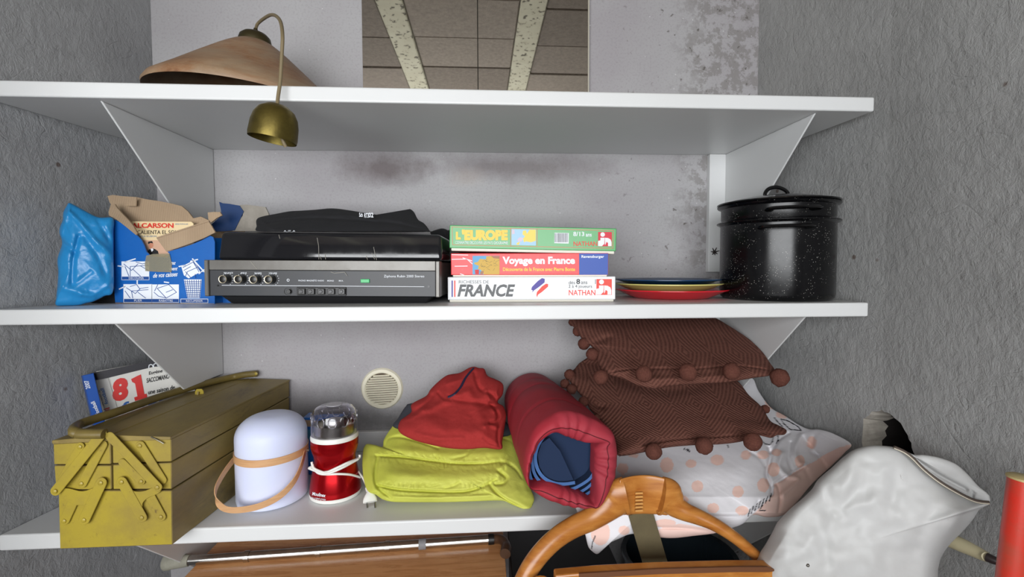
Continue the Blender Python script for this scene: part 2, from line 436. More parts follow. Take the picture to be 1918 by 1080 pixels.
# wall behind the camera with the wide opening the daylight comes through
fwm = plain('front_render', (150, 148, 144), .9)
ox0, ox1, oz0, oz1 = -1.6, .75, .95, 2.06
fv = [(-2.4, YB, 0), (2.4, YB, 0), (2.4, YB, 2.75), (-2.4, YB, 2.75), (ox0, YB, oz0), (ox1, YB, oz0), (ox1, YB, oz1), (ox0, YB, oz1)]
V = fv+[(x, y-.12, z) for x, y, z in fv]
Fc = [(0, 1, 5, 4), (1, 2, 6, 5), (2, 3, 7, 6), (3, 0, 4, 7)]; Fc += [tuple(i+8 for i in f) for f in Fc]; Fc += [(4, 5, 13, 12), (5, 6, 14, 13), (6, 7, 15, 14), (7, 4, 12, 15)]
struct(put('wall_front', V, Fc, fwm, origin=(0, 0, 0)))

# ceiling of concrete beams with hollow blocks between them (seen in the mirror)
ZC = 2.55
ceil_m = plain('ceiling_slab', (120, 116, 108), .9)
ceil = struct(box_w('ceiling', -2.4, 2.4, YB-.12, .12, ZC+.09, ZC+.2, ceil_m)); 
WLOC[ceil.name] = Vector(ceil.location)
beam_m = MT('pitted_concrete_beam', lin(190, 186, 160), .9); 
bp = beam_m.ramp(beam_m.noise(38, 4, .6), [(.58, 0), (.63, 1)])
beam_m.color(beam_m.mix(bp, beam_m.mix(beam_m.noise(12, 4), lin(208, 204, 182), lin(178, 172, 148)), lin(92, 86, 72))); beam_m.bump(beam_m.math('MULTIPLY', bp, -1), .6, .003); beam_m = beam_m.m
block_ms = []
for i, c in enumerate(((132, 121, 110), (122, 111, 100), (142, 131, 119))):
    bmt = MT('concrete_block_%d' % i, lin(*c), .95); bmt.color(bmt.mix(bmt.ramp(bmt.noise(60, 5, .7), [(.3, 0), (.75, 1)]), tuple(v*.72 for v in lin(*c)), tuple(v*1.22 for v in lin(*c))))
    bmt.bump(bmt.noise(120, 4, .7), .7, .002); block_ms.append(bmt.m)
bx0 = PZ(785, 162, ZC)[0]; bx1 = PZ(969, 162, ZC)[0]; BS = bx1-bx0
for k in range(-4, 5):
    cx = bx0+BS*k
    if not -2.2 < cx < 2.2: continue
    box_w('beam', cx-.055, cx+.055, YB-.05, -.01, ZC-.012, ZC+.1, beam_m, ceil, .004, 1)
PIT = .345
for k in range(-5, 5):
    xa = bx0+BS*k+.058; xb = xa+BS-.116; off = [.13, .05, .02, .0, .06, .1][(k+3) % 6]+.005
    xa = max(xa, -2.28); xb = min(xb, 2.28)
    if xb-xa < .05: continue
    for r in range(-1, 8):
        y1 = -off-PIT*r; y0 = y1-PIT+.006; y1 = min(y1, -.01); y0 = max(y0, YB-.05)
        if y1-y0 < .03: continue
        box_w('block', xa, xb, y0, y1, ZC+random.uniform(-.004, .004), ZC+.1, random.choice(block_ms), ceil, .005, 1)

# ------------------------------------------------------------------ mirror above the shelves
mir_m = MT('mirror_glass', (.72, .71, .68), .02, 1).m
edge_m = plain('mirror_edge', (190, 184, 170), .3)
mir = thing('wall_mirror', 'large wall mirror in two panes reflecting the beamed block ceiling, above the top shelf', 'mirror', (-.01, -.008, 1.83))
def MX(px): return P(px, 100, -.012)[0]
for a, b in ((679, 894.3), (895.7, 1101)):
    box_w('mirror_pane', MX(a), MX(b), -.014, -.004, 1.83, 2.45, mir_m, mir, .0006, 1)
box_w('backing', MX(679)+.004, MX(1101)-.004, -.004, -.0005, 1.835, 2.445, plain('mirror_backing', (40, 38, 34), .8), mir)
box_w('edge_strip', MX(1101), MX(1103), -.016, -.001, 1.83, 2.45, edge_m, mir)

# ------------------------------------------------------------------ shelves and brackets
S1t, S1b, S2t, S2b, S3t, S3b = 1.7986, 1.7694, 1.3732, 1.3435, .9389, .9078
YF = -.3994
def shelf(zb, zt, label, rail=None):
    t = thing('wall_shelf', label, 'shelf', (-.03, -.2, zb), 'white shelves of the wall unit')
    x0 = -.868; x1 = .8125
    # the left part of the board runs on along the left wall
    prism_v('board', [(-.931, YF, zb), (x1, YF, zb), (.794, -.001, zb), (-.869, -.001, zb)], (0, 0, zt-zb), white_mel, t, .0035, 3)
    if rail: box_w('back_rail', -.86, .78, -.02, -.001, zt, rail, white_mel, t, .002, 1)
    return t
shelf(S1b, S1t, 'topmost white shelf, holding the lampshade under the mirror')
shelf(S2b, S2t, 'middle white shelf, holding the record player and board games', 1.413)
shelf(S3b, S3t, 'lowest white shelf, holding the toolbox and cushions', .994)
def bracket(x, side, zb, label, h=.335):
    t = thing('shelf_bracket', label, 'bracket', (x, -.19, zb-.34), 'white triangular shelf brackets')
    th = .004; yc = -.383+h/.885*1.0
    x0 = x-th if side < 0 else x
    poly = [(x0, -.383, zb-.0005), (x0, -.003, zb-.0005), (x0, -.003, zb-h), (x0, min(yc, -.006), zb-h)]
    prism_v('gusset', poly, (th, 0, 0), white_mel, t, .001, 1)
    fx = (x-th-.046, x-th) if side < 0 else (x-.047, x)
    box_w('wall_flange', fx[0], fx[1], -.018, -.0005, zb-h, zb-.0005, white_mel, t, .001, 1)
    return t
LBX, RBX = -.7208, .695
b = bracket(-.7208, -1, S1b, 'left bracket under the topmost shelf, behind the torn blue box')
b = bracket(-.712, -1, S2b, 'left bracket under the middle shelf, behind the yellow toolbox', .183)
b = bracket(-.705, -1, S3b, 'left bracket under the lowest shelf, next to the cane tip')
b = bracket(RBX, 1, S1b, 'right bracket under the topmost shelf, behind the black stockpot')
q = P(1338, 472, -.02)
tube('wall_plug', [q+np.array([0, .004, 0]), q-np.array([0, .004, 0])], .004, plain('rusty_black', (38, 30, 28), .7), b, 8)
for i in range(7):
    a = i*.9+.3; r = .008+.006*random.random()
    tube('crumb', [q, q+np.array([math.cos(a)*r, -.003, math.sin(a)*r])], [.0022, .001], bpy.data.materials['rusty_black'], b, 6)
bracket(RBX-.01, 1, S2b, 'right bracket under the middle shelf, behind the brown cushions')
bracket(RBX-.005, 1, S3b, 'right bracket under the lowest shelf, in the dark behind the chair')

# ------------------------------------------------------------------ top shelf: pendant lamp
brass = dusty('aged_brass', (122, 108, 54), .46, .7, 25, .15, 300, (60, 50, 24), metal=.85)
brass_dark = dusty('dark_brass', (70, 62, 34), .45, .5, 20, metal=.6)
cordm = plain('olive_brown_cord', (122, 108, 80), .6)
sh = MT('mottled_resin_shade', lin(170, 140, 110), .55)
tn = sh.noise(6, 8, .75, sh.co((1, 1, 3.2)), .4)
sh.color(sh.mix(sh.ramp(sh.noise(9, 6, .7, sh.co((1, 1, 2.5)), .5), [(.4, 0), (.65, .75)]), sh.ramp(tn, [(.3, lin(92, 58, 36)), (.45, lin(136, 98, 68)), (.6, lin(156, 128, 100)), (.75, lin(172, 150, 124))]), lin(140, 122, 100)))
sh.bump(sh.noise(90, 4), .2, .001); sh = sh.m
lamp = thing('pendant_lamp', 'brown mottled cone pendant lamp lying on the topmost shelf with brass ceiling cup hanging down', 'lamp', (-.52, -.21, S1t))
tilt = Matrix.Rotation(.02, 3, 'X') @ Matrix.Rotation(.085, 3, 'Y')
cen = Vector((-.522, -.212, S1t+.0185))
prof = [(.202, 0), (.203, .006), (.196, .018), (.16, .046), (.12, .079), (.08, .111), (.060, .126), (.045, .136), (.034, .142), (.028, .143), (.028, .138), (.044, .131), (.058, .121), (.078, .106), (.118, .074), (.158, .041), (.194, .011), (.199, .002)]
lathe('lamp_shade', prof, cen, sh, lamp, 72, tilt, closed=True)
lathe('cap', [(.0335, .139), (.0340, .146), (.0315, .155), (.024, .162), (.014, .166), (.005, .168), (.004, .174), (0, .175)], cen, brass_dark, lamp, 32, tilt)
capc = cen+tilt @ Vector((0, 0, .170))
cp = [np.array(capc), P(484, 43, -.20), P(507, 28, -.27), P(523, 36, -.36), P(529, 62, -.412), P(528, 100, -.418), P(525, 150, -.418), P(521, 180, -.422), P(519, 200, -.43)]
tube('cord', spl(cp, 10), .0034, cordm, lamp, 10)
cm = Matrix.Rotation(.0, 3, 'X') @ Matrix.Rotation(.17, 3, 'Y')
cc = Vector(P(513, 243, -.43))
cp2 = [(.0415, -.019), (.0425, -.012), (.0412, .010), (.038, .024), (.031, .036), (.018, .045), (.004, .048), (.0, .048), (0, .045), (.016, .0425), (.028, .034), (.035, .022), (.0385, .008), (.0395, -.012), (.0400, -.019)]
lathe('ceiling_cup', cp2, cc, brass, lamp, 44, cm, caps=False)
tube('cord_tail', spl([cc+Vector((.012, 0, .03)), cc+Vector((.016, -.01, 0)), cc+Vector((.02, -.012, -.02)), cc+Vector((.024, -.008, -.033))], 6), .0034, cordm, lamp, 8)
cordb = None

# ------------------------------------------------------------------ middle shelf
Z2 = S2t
# blue plastic bag
c4 = crop(80, 340, 4.153)
film = MT('blue_plastic_film', lin(18, 142, 210), .32); film.color(film.mix(film.noise(6, 4), lin(20, 118, 184), lin(44, 146, 204))); film.bump(film.noise(34, 6, .6, None, .8), .35, .004); film = film.m
folds = [(c4([(200, 230), (300, 330), (420, 470), (540, 570)]), .010, 5), (c4([(205, 200), (160, 330), (135, 420)]), .006, 4), (c4([(280, 430), (240, 600), (230, 780)]), -.010, 5),
         (c4([(120, 800), (240, 850), (400, 900)]), .010, 6), (c4([(560, 760), (420, 870), (300, 880)]), .006, 4), (c4([(330, 430), (420, 560), (480, 700)]), -.007, 6), (c4([(150, 480), (260, 560)]), -.006, 5),
         (c4([(430, 290), (500, 420), (550, 480)]), -.008, 5), (c4([(180, 820), (260, 790), (380, 700)]), -.006, 4)]
o = soft('plastic_bag', c4([(205, 165), (245, 180), (300, 210), (430, 275), (548, 285), (552, 400), (552, 600), (548, 850), (480, 890), (400, 930), (340, 945), (260, 965), (110, 965), (105, 900), (115, 800), (120, 700), (115, 600), (150, 480), (130, 400), (135, 350), (155, 300), (160, 240), (185, 190)]),
     lambda x, y: np.interp(x, [105, 215], [-.325, -.285])+np.interp(y, [380, 572], [.02, 0]), film, front=.028, back=.03, folds=[(a_, b_*.6, c_) for a_, b_, c_ in folds], nz=.004, nsc=22, zmin=Z2+.0006, p=2.2)
tag(o, 'bright blue plastic bag slumped against the left wall, left of the torn blue box', 'bag')
black_cloth = MT('black_cloth', lin(26, 26, 29), .9); black_cloth.bump(black_cloth.noise(260, 3), .3, .001); black_cloth = black_cloth.m
o = soft('cloth', c4([(370, 935), (430, 905), (500, 870), (590, 820), (620, 900), (600, 962), (520, 966), (430, 955)]), lambda x, y: -.22, black_cloth, front=.03, back=.02, zmin=Z2+.0006, rings=14)
tag(o, 'small black cloth between the bright blue bag and the torn blue box', 'cloth')

# torn blue carton
blue_card = MT('blue_card', lin(12, 96, 176), .42); blue_card.color(blue_card.mix(blue_card.ramp(blue_card.noise(24, 6, .7), [(.5, 0), (.8, .4)]), lin(10, 92, 172), lin(30, 112, 190))); blue_card.bump(blue_card.noise(40, 4), .15, .002); blue_card = blue_card.m
navy_card = plain('navy_card', (16, 50, 96), .4)
kraft = MT('kraft_card', lin(168, 144, 116), .85); kraft.color(kraft.mix(kraft.noise(12, 5), lin(142, 120, 96), lin(178, 154, 126)))
kw = kraft.n('ShaderNodeTexWave', bands_direction='X'); kw.inputs['Scale'].default_value = 60; kraft.l(kraft.co(), kw.inputs['Vector']); kraft.bump(kw.outputs['Fac'], .35, .001); kraft = kraft.m
greycard = dusty('worn_grey_card', (150, 144, 134), .7, .5, 20)
white_ink = plain('white_ink', (228, 232, 238), .5); blue_ink = plain('blue_ink', (18, 70, 140), .5); black_ink = plain('black_ink', (28, 28, 30), .5); red_ink = plain('red_ink', (214, 48, 36), .5)
bfr = Frame(P(216, 569, -.262), P(401, 571, -.285))
bx = thing('cardboard_box', 'torn open blue cardboard carton printed with white folding instructions, holding a record sleeve', 'box', (bfr.A+bfr.u*bfr.L/2-bfr.w*.12))
def sheet(name, pts, fr, mat, parent, w=0, th=.003, bev=0): return prism_v(name, [fr.px(x, y, w) for x, y in pts], -fr.w*th, mat, parent, bev)
front = c4([(553, 293), (600, 315), (650, 345), (705, 390), (765, 450), (790, 500), (806, 545), (840, 580), (975, 590), (985, 560), (970, 545), (1060, 520), (1150, 492), (1240, 455), (1300, 420), (1325, 430), (1338, 470), (1338, 957), (1100, 962), (565, 950), (550, 760), (550, 570)])
sheet('front_panel', front, bfr, blue_card, bx)
# sides, base and back of the carton
D = .115
L = bfr.L
def uvp(u, v, w): return bfr.pt(u, v, w)
hl = bfr.uv(214, 412)[1]; hr = bfr.uv(400, 440)[1]
prism_v('side_panel', [uvp(-.001, 0, -.003), uvp(-.001, 0, -D), uvp(-.001, hl*.98, -D), uvp(-.001, hl, -.003)], bfr.u*.003, blue_card, bx)
prism_v('side_panel', [uvp(L, 0, -.003), uvp(L, 0, -D), uvp(L, hr, -D), uvp(L, hr*.96, -.003)], -bfr.u*.003, blue_card, bx)
prism_v('back_panel', [uvp(0, 0, -D), uvp(L, 0, -D), uvp(L, hl, -D), uvp(0, hl, -D)], -bfr.w*.003, kraft, bx)
prism_v('base_panel', [uvp(0, 0.0005, 0), uvp(L, 0.0005, 0), uvp(L, 0.0005, -D), uvp(0, 0.0005, -D)], bfr.v*.003, kraft, bx)
# brown flaps standing up, ragged
def flap(name, pts, w0fn, mat, th=.0035, parent=bx):
    q = [bfr.px(x, y, w0fn(x, y)) for x, y in pts]; return prism_v(name, q, -bfr.w*th, mat, parent)
flap('flap', c4([(503, 112), (545, 103), (610, 112), (730, 120), (812, 138), (900, 150), (1010, 172), (1080, 190), (1130, 232), (1170, 285), (1230, 272), (1290, 300), (1250, 335), (1000, 345), (660, 345), (600, 290), (555, 262), (545, 200), (520, 160)]), lambda x, y: -.036-.0003*(412-y), kraft)
flap('flap', c4([(528, 180), (560, 175), (575, 200), (610, 240), (660, 290), (705, 345), (735, 400), (725, 415), (640, 345), (575, 295), (515, 262), (512, 235)]), lambda x, y: .004-.0007*(412-y), kraft)
flap('flap_tear', c4([(640, 188), (680, 150), (730, 122), (727, 190)]), lambda x, y: -.032, kraft, .002)
flap('flap', c4([(885, 440), (1000, 405), (1150, 352), (1290, 308), (1310, 340), (1342, 395), (1250, 440), (1150, 480), (1050, 515), (960, 542), (930, 500)]), lambda x, y: .006, kraft)
flap('flap_edge', c4([(885, 432), (1290, 300), (1294, 309), (888, 441)]), lambda x, y: .0075, kraft, .003)
flap('flap', c4([(1283, 240), (1330, 235), (1378, 236), (1395, 262), (1350, 285), (1310, 318), (1290, 300)]), lambda x, y: -.03, kraft)
f2 = flap('flap', c4([(1372, 157), (1400, 168), (1450, 172), (1530, 186), (1562, 232), (1530, 300), (1492, 378), (1420, 386), (1335, 388), (1308, 335), (1350, 300), (1392, 262), (1385, 215)]), lambda x, y: -.085, navy_card); f2['label'] = 'dark blue printed outer flap'
c5 = crop(380, 360, 3.996)
f3 = flap('flap', c5([(278, 95), (330, 92), (468, 110), (492, 160), (500, 290), (222, 290), (300, 170)]), lambda x, y: -.087, greycard); f3['label'] = 'scuffed grey end of the flap'
# right hand end of the carton showing under the record player
sheet('base_flap', c5([(60, 775), (150, 775), (215, 828), (60, 836)]), bfr, blue_card, bx, w=-.03)
# printing
P1 = [c4(rectp(613, 620, 828, 765)), c4(rectp(628, 797, 852, 940)), c4(rectp(846, 799, 1059, 940)), c4(rectp(1072, 910, 1286, 944)), c4([(1098, 760), (1236, 760), (1222, 905), (1126, 905)]), c4([(1078, 660), (1176, 612), (1230, 700), (1135, 752), (1098, 728)])]
for pl in ([(585, 655), (625, 660)], [(640, 625), (720, 600)], [(595, 835), (640, 815)], [(1165, 600), (1255, 700)], [(1060, 660), (1110, 650)], [(1215, 715), (1255, 685)], [(945, 780), (980, 785)], [(735, 765), (735, 797)], [(1150, 620), (1205, 605)]):
    P1 += [s for s in stroke(c4(pl), 2.2)]
prints('printed_panel', bfr, P1, white_ink, bx)
P2 = [c4(rectp(616, 738, 825, 762)), c4(rectp(632, 912, 848, 937)), c4(rectp(850, 912, 1056, 937)), c4(rectp(1076, 914, 1282, 941))]
ln = [[(680, 660), (680, 735)], [(680, 660), (820, 650)], [(640, 660), (670, 735)], [(700, 680), (760, 735)], [(760, 655), (820, 690)], [(630, 640), (690, 690), (740, 640)], [(725, 625), (775, 640), (810, 630)],
      [(690, 850), (700, 905)], [(690, 850), (820, 840)], [(640, 850), (680, 905)], [(740, 860), (800, 905)], [(650, 825), (720, 870), (760, 830), (820, 822)], [(680, 815), (730, 800), (755, 835)],
      [(890, 830), (980, 800), (1040, 860), (960, 905), (890, 830)], [(865, 860), (900, 890), (960, 905)], [(960, 860), (1010, 840)], [(870, 850), (895, 800)],
      [(1090, 668), (1170, 625), (1215, 700)], [(1110, 735), (1125, 700), (1205, 665)], [(1098, 690), (1150, 660)], [(1165, 612), (1240, 715)], [(1185, 720), (1190, 750)], [(1110, 700), (1150, 745)]]
for k in range(8): ln.append([(1106+18*k*.98, 765), (1130+12.5*k, 900)])
for k in range(8): ln.append([(1102+2.5*k, 778+17*k), (1232-1.6*k, 778+17*k)])
for pl in ln: P2 += stroke(c4(pl), 1.0)
prints('printed_lines', bfr, P2, blue_ink, bx, w=.001)
for s, a in (('DECOUPER', (670, 742, 786, 757)), ('PLIER', (712, 916, 772, 932)), ('RABATTRE', (905, 917, 1012, 933)), ('RECUPERER', (1115, 920, 1245, 935))):
    (x0, y0), (x1, y1) = c4([a[:2], a[2:]]); text(bfr, s, x0, y0, x1, y1, white_ink, bx, w=.0014)
for s, a in (('tez', (1000, 622, 1036, 645)), ('ment', (985, 665, 1050, 690)), ('de vos caisses', (858, 712, 1050, 748))):
    (x0, y0), (x1, y1) = c4([a[:2], a[2:]]); text(bfr, s, x0, y0, x1, y1, white_ink, bx, w=.0012, bold=.02, shear=.4, dy=-3 if len(s) > 5 else 0)
tape = MT('clear_tape', lin(176, 168, 140), .15, **{'Transmission_Weight': .35}); tape.bump(tape.noise(18, 3), .5, .003); tape.b.inputs['Alpha'].default_value = .6; tape = tape.m
prism_v('tape', [bfr.px(x, y, w) for (x, y), w in zip(c4([(805, 575), (860, 562), (985, 560), (1004, 640), (1000, 705), (900, 702), (798, 695), (793, 640)]), (.002, .003, .003, .002, .002, .003, .002, .002))], -bfr.w*.0006, tape, bx)

# record sleeve inside the carton
cream = plain('cream_print', (228, 205, 160), .5)
sfr = Frame(bfr.px(232, 560, -.016), bfr.px(372, 560, -.016))
slv = thing('record_sleeve', 'cream record sleeve with red and black lettering standing inside the torn blue box', 'record', sfr.pt(.08, -.0, 0))
q0 = c4([(668, 309), (1155, 311), (1172, 327), (1172, 700), (600, 700), (610, 309)])
sheet('sleeve', q0, sfr, cream, slv, th=.003)
prints('photo_print', sfr, [c4([(640, 455), (1100, 455), (1100, 690), (640, 690)])], plain('pinkish_print', (206, 166, 140), .5), slv)
prints('suit_print', sfr, [c4([(812, 560), (822, 530), (845, 520), (870, 522), (896, 540), (905, 575), (812, 575)]), c4([(820, 466), (850, 462), (858, 480), (838, 476), (824, 486), (818, 480)])], black_ink, slv, w=.001)
prints('face_print', sfr, [c4([(824, 482), (838, 474), (858, 480), (860, 500), (848, 520), (836, 518), (826, 500)])], plain('skin_print', (196, 132, 104), .5), slv, w=.0009)
prints('shirt_print', sfr, [c4([(838, 522), (852, 518), (862, 530), (848, 545)])], white_ink, slv, w=.0013)
for s, a, m_, bo in (('ALCARSON', (692, 322, 1017, 360), red_ink, .03), ('CALIENTA EL SOL', (735, 378, 1045, 408), black_ink, .0), ('DE LA ILUSION', (745, 418, 885, 431), plain('pale_blue_ink', (110, 140, 170), .5), 0), ('SERIE POPULAR', (1030, 325, 1130, 335), bpy.data.materials['pale_blue_ink'] if 'pale_blue_ink' in bpy.data.materials else black_ink, 0)):
    (x0, y0), (x1, y1) = c4([a[:2], a[2:]]); text(sfr, s, x0, y0, x1, y1, m_, slv, bold=bo)

# ---- record player
tfr = Frame(P(393.5, 553.5, -.318), P(816, 555.5, -.345))
tt = thing('record_player', 'grey and black vintage record player with smoked lid, knobs and push buttons', 'record player', tfr.pt(.23, -.015, -.15))
tblack = dusty('matt_black_panel', (44, 46, 51), .42, .3, 10, .05, dark=(70, 66, 60)); tgrey = dusty('grey_metal_trim', (112, 110, 106), .38, .45, 16, .05, dark=(70, 62, 52), metal=.4)
tdark = plain('dark_plastic', (22, 22, 24), .5)
TL = tfr.L; vt = tfr.uv(600, 487.5)[1]; vm = tfr.uv(600, 506.2)[1]; DT = .29
box_f('front_panel', tfr, 0, TL, 0, vm, -.02, 0, tblack, tt, .001, 1)
box_f('trim_strip', tfr, 0, TL, vm, vt, -.02, .0015, tgrey, tt, .001, 1)
eL = tfr.uv(384.5, 520)[0]; eR = tfr.uv(824, 520)[0]
box_f('end_cap', tfr, eL, -.0004, -.001, vt, -.03, .004, tgrey, tt, .0015, 1); box_f('end_cap', tfr, TL+.0004, eR, -.001, vt, -.03, .004, tgrey, tt, .0015, 1)
box_f('chassis', tfr, eL+.001, eR-.001, -.001, vt-.002, -DT, -.0305, tgrey, tt, .002, 1)
bl, br = tfr.uv(424, 567, -.03)[0], tfr.uv(806, 567, -.03)[0]; vb = S2t-tfr.A[2]+.0008
poly = [tfr.pt(bl+.012, vb, -.03), tfr.pt(br-.012, vb, -.03), tfr.pt(br+.004, -.001, -.02), tfr.pt(bl-.006, -.001, -.02)]
prism_v('base', poly, -tfr.w*(DT-.05), tdark, tt, .002, 1)
lidm = MT('smoked_lid', (.012, .012, .014), .07, 0, .65); 
scr = lidm.ramp(lidm.noise(3, 8, .8, lidm.co((3, 1, .8))), [(.45, .05), (.8, .22)]); lidm.rough(scr); lidm = lidm.m
l0 = tfr.uv(405.5, 470, -.012)[0]; l1 = tfr.uv(829, 470, -.012)[0]; lt = tfr.uv(600, 435, -.02)[1]
lo = [tfr.pt(l0, vt+.0005, -.012), tfr.pt(l1, vt+.0005, -.012), tfr.pt(l1-.004, lt-.003, -.022), tfr.pt(l0+.004, lt+.001, -.022)]
lid = prism_v('lid', lo, -tfr.w*(DT-.035), lidm, tt, .009, 4, smooth=True)
scm = plain('scratch_white', (150, 146, 136), .6)
ss = []
for pl in ([(855, 340), (866, 400), (868, 500)], [(878, 478), (886, 502)], [(915, 460), (918, 500)], [(1278, 410), (1290, 470), (1300, 505)], [(1265, 455), (1285, 500)], [(1222, 475), (1232, 503)], [(568, 318), (576, 345)]): ss += stroke(c5(pl), .7)
lfr = Frame(np.array(lo[0]), np.array(lo[1]), np.array(lo[2])-np.array(lo[1]))
for q_ in ss: prints('scratch', lfr, [q_], scm, tt, w=.0008)
ss = []
for pl in ([(355, 515), (405, 575)], [(958, 595), (985, 605), (1060, 597), (1080, 625)], [(1070, 570), (1095, 578)]): ss += stroke(c5(pl), .8)
for q_ in ss: prints('scratch', tfr, [q_], scm, tt, w=.0022)
knobm = plain('black_knob', (30, 29, 28), .3); ringm = plain('pale_gold_ring', (188, 176, 150), .3, metal=.6)
Mw = Matrix((tfr.u, tfr.v, tfr.w)).transposed()
for (x, y) in c5([(147, 650), (262, 650), (376, 652), (488, 652)]):
    u, v = tfr.uv(x, y, .016); c = Vector(tfr.pt(u, v, 0))
    k = lathe('knob', [(.0094, .0002), (.0094, .004), (.0084, .006), (.0082, .0155), (.0072, .016), (0, .016)], c, knobm, tt, 24, Mw)
    lathe('knob_ring', [(.0070, .0162), (.0082, .0164), (.0084, .0158), (.0075, .0158)], c, ringm, k, 24, Mw, closed=True)
    dots = []
    for j in range(9):
        a = math.radians(-60+j*24); px_, py_ = x+9+11*math.cos(a), y-11*math.sin(a); dots.append(ell(px_, py_, .7, .7, 6))
    prints('scale_mark', tfr, dots, white_ink, tt)
for s, a in (('BALANCE', (158, 597, 225, 608)), ('AIGUS', (282, 597, 328, 608)), ('BASSES', (387, 599, 440, 610)), ('VOLUME', (493, 599, 555, 610)), ('PHONO', (715, 654, 770, 666)), ('MAGNETO', (778, 654, 853, 666)), ('RADIO', (861, 655, 907, 666)), ('MONO', (931, 656, 980, 667)), ('M/A', (1018, 656, 1050, 667))):
    (x0, y0), (x1, y1) = c5([a[:2], a[2:]]); text(tfr, s, x0, y0, x1, y1, white_ink, tt, bold=.01)
(x0, y0), (x1, y1) = c5([(1355, 618), (1657, 642)]); text(tfr, 'Ziphona Rubin 2000 Stereo', x0, y0, x1, y1, white_ink, tt)
prints('trim_line', tfr, stroke(c5([(142, 695), (1655, 706)]), .8)+[ell(*c5([(638, 657)])[0], 2.6, 2.6)], white_ink, tt)
prints('screw', tfr, [ell(*c5([(1691, 705)])[0], 2.2), ell(*c5([(112, 697)])[0], 1.8), ell(*c5([(638, 657)])[0], 1.6)], plain('screw_black', (14, 14, 14), .3), tt, w=.0012)
(ua, va), (ub, vb2) = [tfr.uv(*q) for q in c5([(706, 771), (1075, 709)])]
box_f('button_bezel', tfr, ua, ub, va, vb2, -.002, .002, plain('bezel_black', (14, 14, 15), .4), tt, .001, 1)
for (x, y) in c5([(735, 742), (806, 742), (882, 742), (957, 742), (1036, 742)]):
    u, v = tfr.uv(x, y, .008); k = box_f('push_button', tfr, u-.0068, u+.0068, v-.0062, v+.0062, .002, .008, knobm, tt, .0012, 2)
    lathe('button_dish', [(.0038, .0084), (.0034, .0086), (0, .0078)], Vector(tfr.pt(u, v, 0)), plain('dish', (52, 52, 54), .3) if 'dish' not in bpy.data.materials else bpy.data.materials['dish'], k, 16, Mw)
u, v = tfr.uv(*c5([(636, 741)])[0]); lathe('socket', [(.0085, -.001), (.0085, .0012), (.0072, .0012), (.0066, -.001)], Vector(tfr.pt(u, v, 0)), plain('socket_black', (12, 12, 12), .3), tt, 24, Mw)
lathe('socket_pin', [(.0045, .0), (.0045, .006), (.004, .0066), (0, .0066)], Vector(tfr.pt(u+.004, v, 0)), knobm, tt, 16, Mw)
(ua, va), (ub, vb2) = [tfr.uv(*q) for q in c5([(1183, 676), (1249, 649)])]
g = MT('green_indicator', lin(20, 150, 80), .3); g.b.inputs['Emission Color'].default_value = (*lin(20, 190, 100), 1); g.b.inputs['Emission Strength'].default_value = .25
box_f('indicator_light', tfr, ua, ub, va, vb2, .0, .003, g.m, tt, .0008, 1)

# black garment on the lid, and black strap bag behind
zl = float(tfr.A[2])+lt
foldsT = [(c5([(420, 240), (700, 200), (1000, 200), (1400, 230), (1680, 285)]), -.006, 3), (c5([(420, 180), (470, 240), (560, 290)]), .005, 3), (c5([(700, 160), (1100, 170), (1500, 210)]), .006, 4), (c5([(980, 125), (1200, 190), (1500, 260)]), .004, 3)]
tee = thing('black_garment', 'folded black garment with a small white print lying on top of the record player lid', 'garment', tfr.pt(.25, lt, -.1))
soft('cloth_body', c5([(402, 205), (440, 182), (550, 160), (650, 142), (750, 136), (840, 130), (970, 120), (1100, 135), (1250, 160), (1400, 180), (1510, 196), (1530, 150), (1548, 125), (1580, 148), (1612, 205), (1655, 232), (1692, 280), (1692, 312), (1400, 312), (1000, 305), (700, 300), (420, 294), (402, 250)]),
     lambda x, y: np.interp(y, [390, 436], [-.19, -.30]), black_cloth, tee, front=.022, back=.02, folds=foldsT, nz=.003, nsc=30, zmin=zl+.001, p=3)
pf = Frame(P(640, 410, -.262), P(740, 410, -.262))
def loose(name, s, a, Y, mat, parent, **k):
    (x0, y0), (x1, y1) = a; f = Frame(P(x0, y1, Y), P(x1, y1, Y)); return text(f, s, x0, y0, x1, y1, mat, parent, **k)
for s, a in (('Sch', [(1170, 152), (1196, 184)]), ('RT3', [(1208, 156), (1242, 190)]), ('02', [(1240, 152), (1276, 188)])):
    a = c5(a); loose('lettering', s, a, -.283, white_ink, tee, bold=.02)
a = c5([(606, 284), (690, 296)]); loose('lettering', 'A_IT_A', a, -.333, white_ink, tee)
o = soft('strap_bag', c5([(1700, 300), (1740, 282), (1790, 270), (1830, 282), (1860, 310), (1870, 560), (1870, 800), (1830, 826), (1740, 826), (1745, 600), (1770, 400), (1760, 330), (1730, 306)]), lambda x, y: -.10, black_cloth, front=.03, back=.03, folds=[(c5([(1740, 300), (1800, 290), (1850, 400)]), .006, 2)], zmin=Z2+.0006, rings=16)
tag(o, 'black bag with a strap squeezed between the record player and the board games', 'bag')

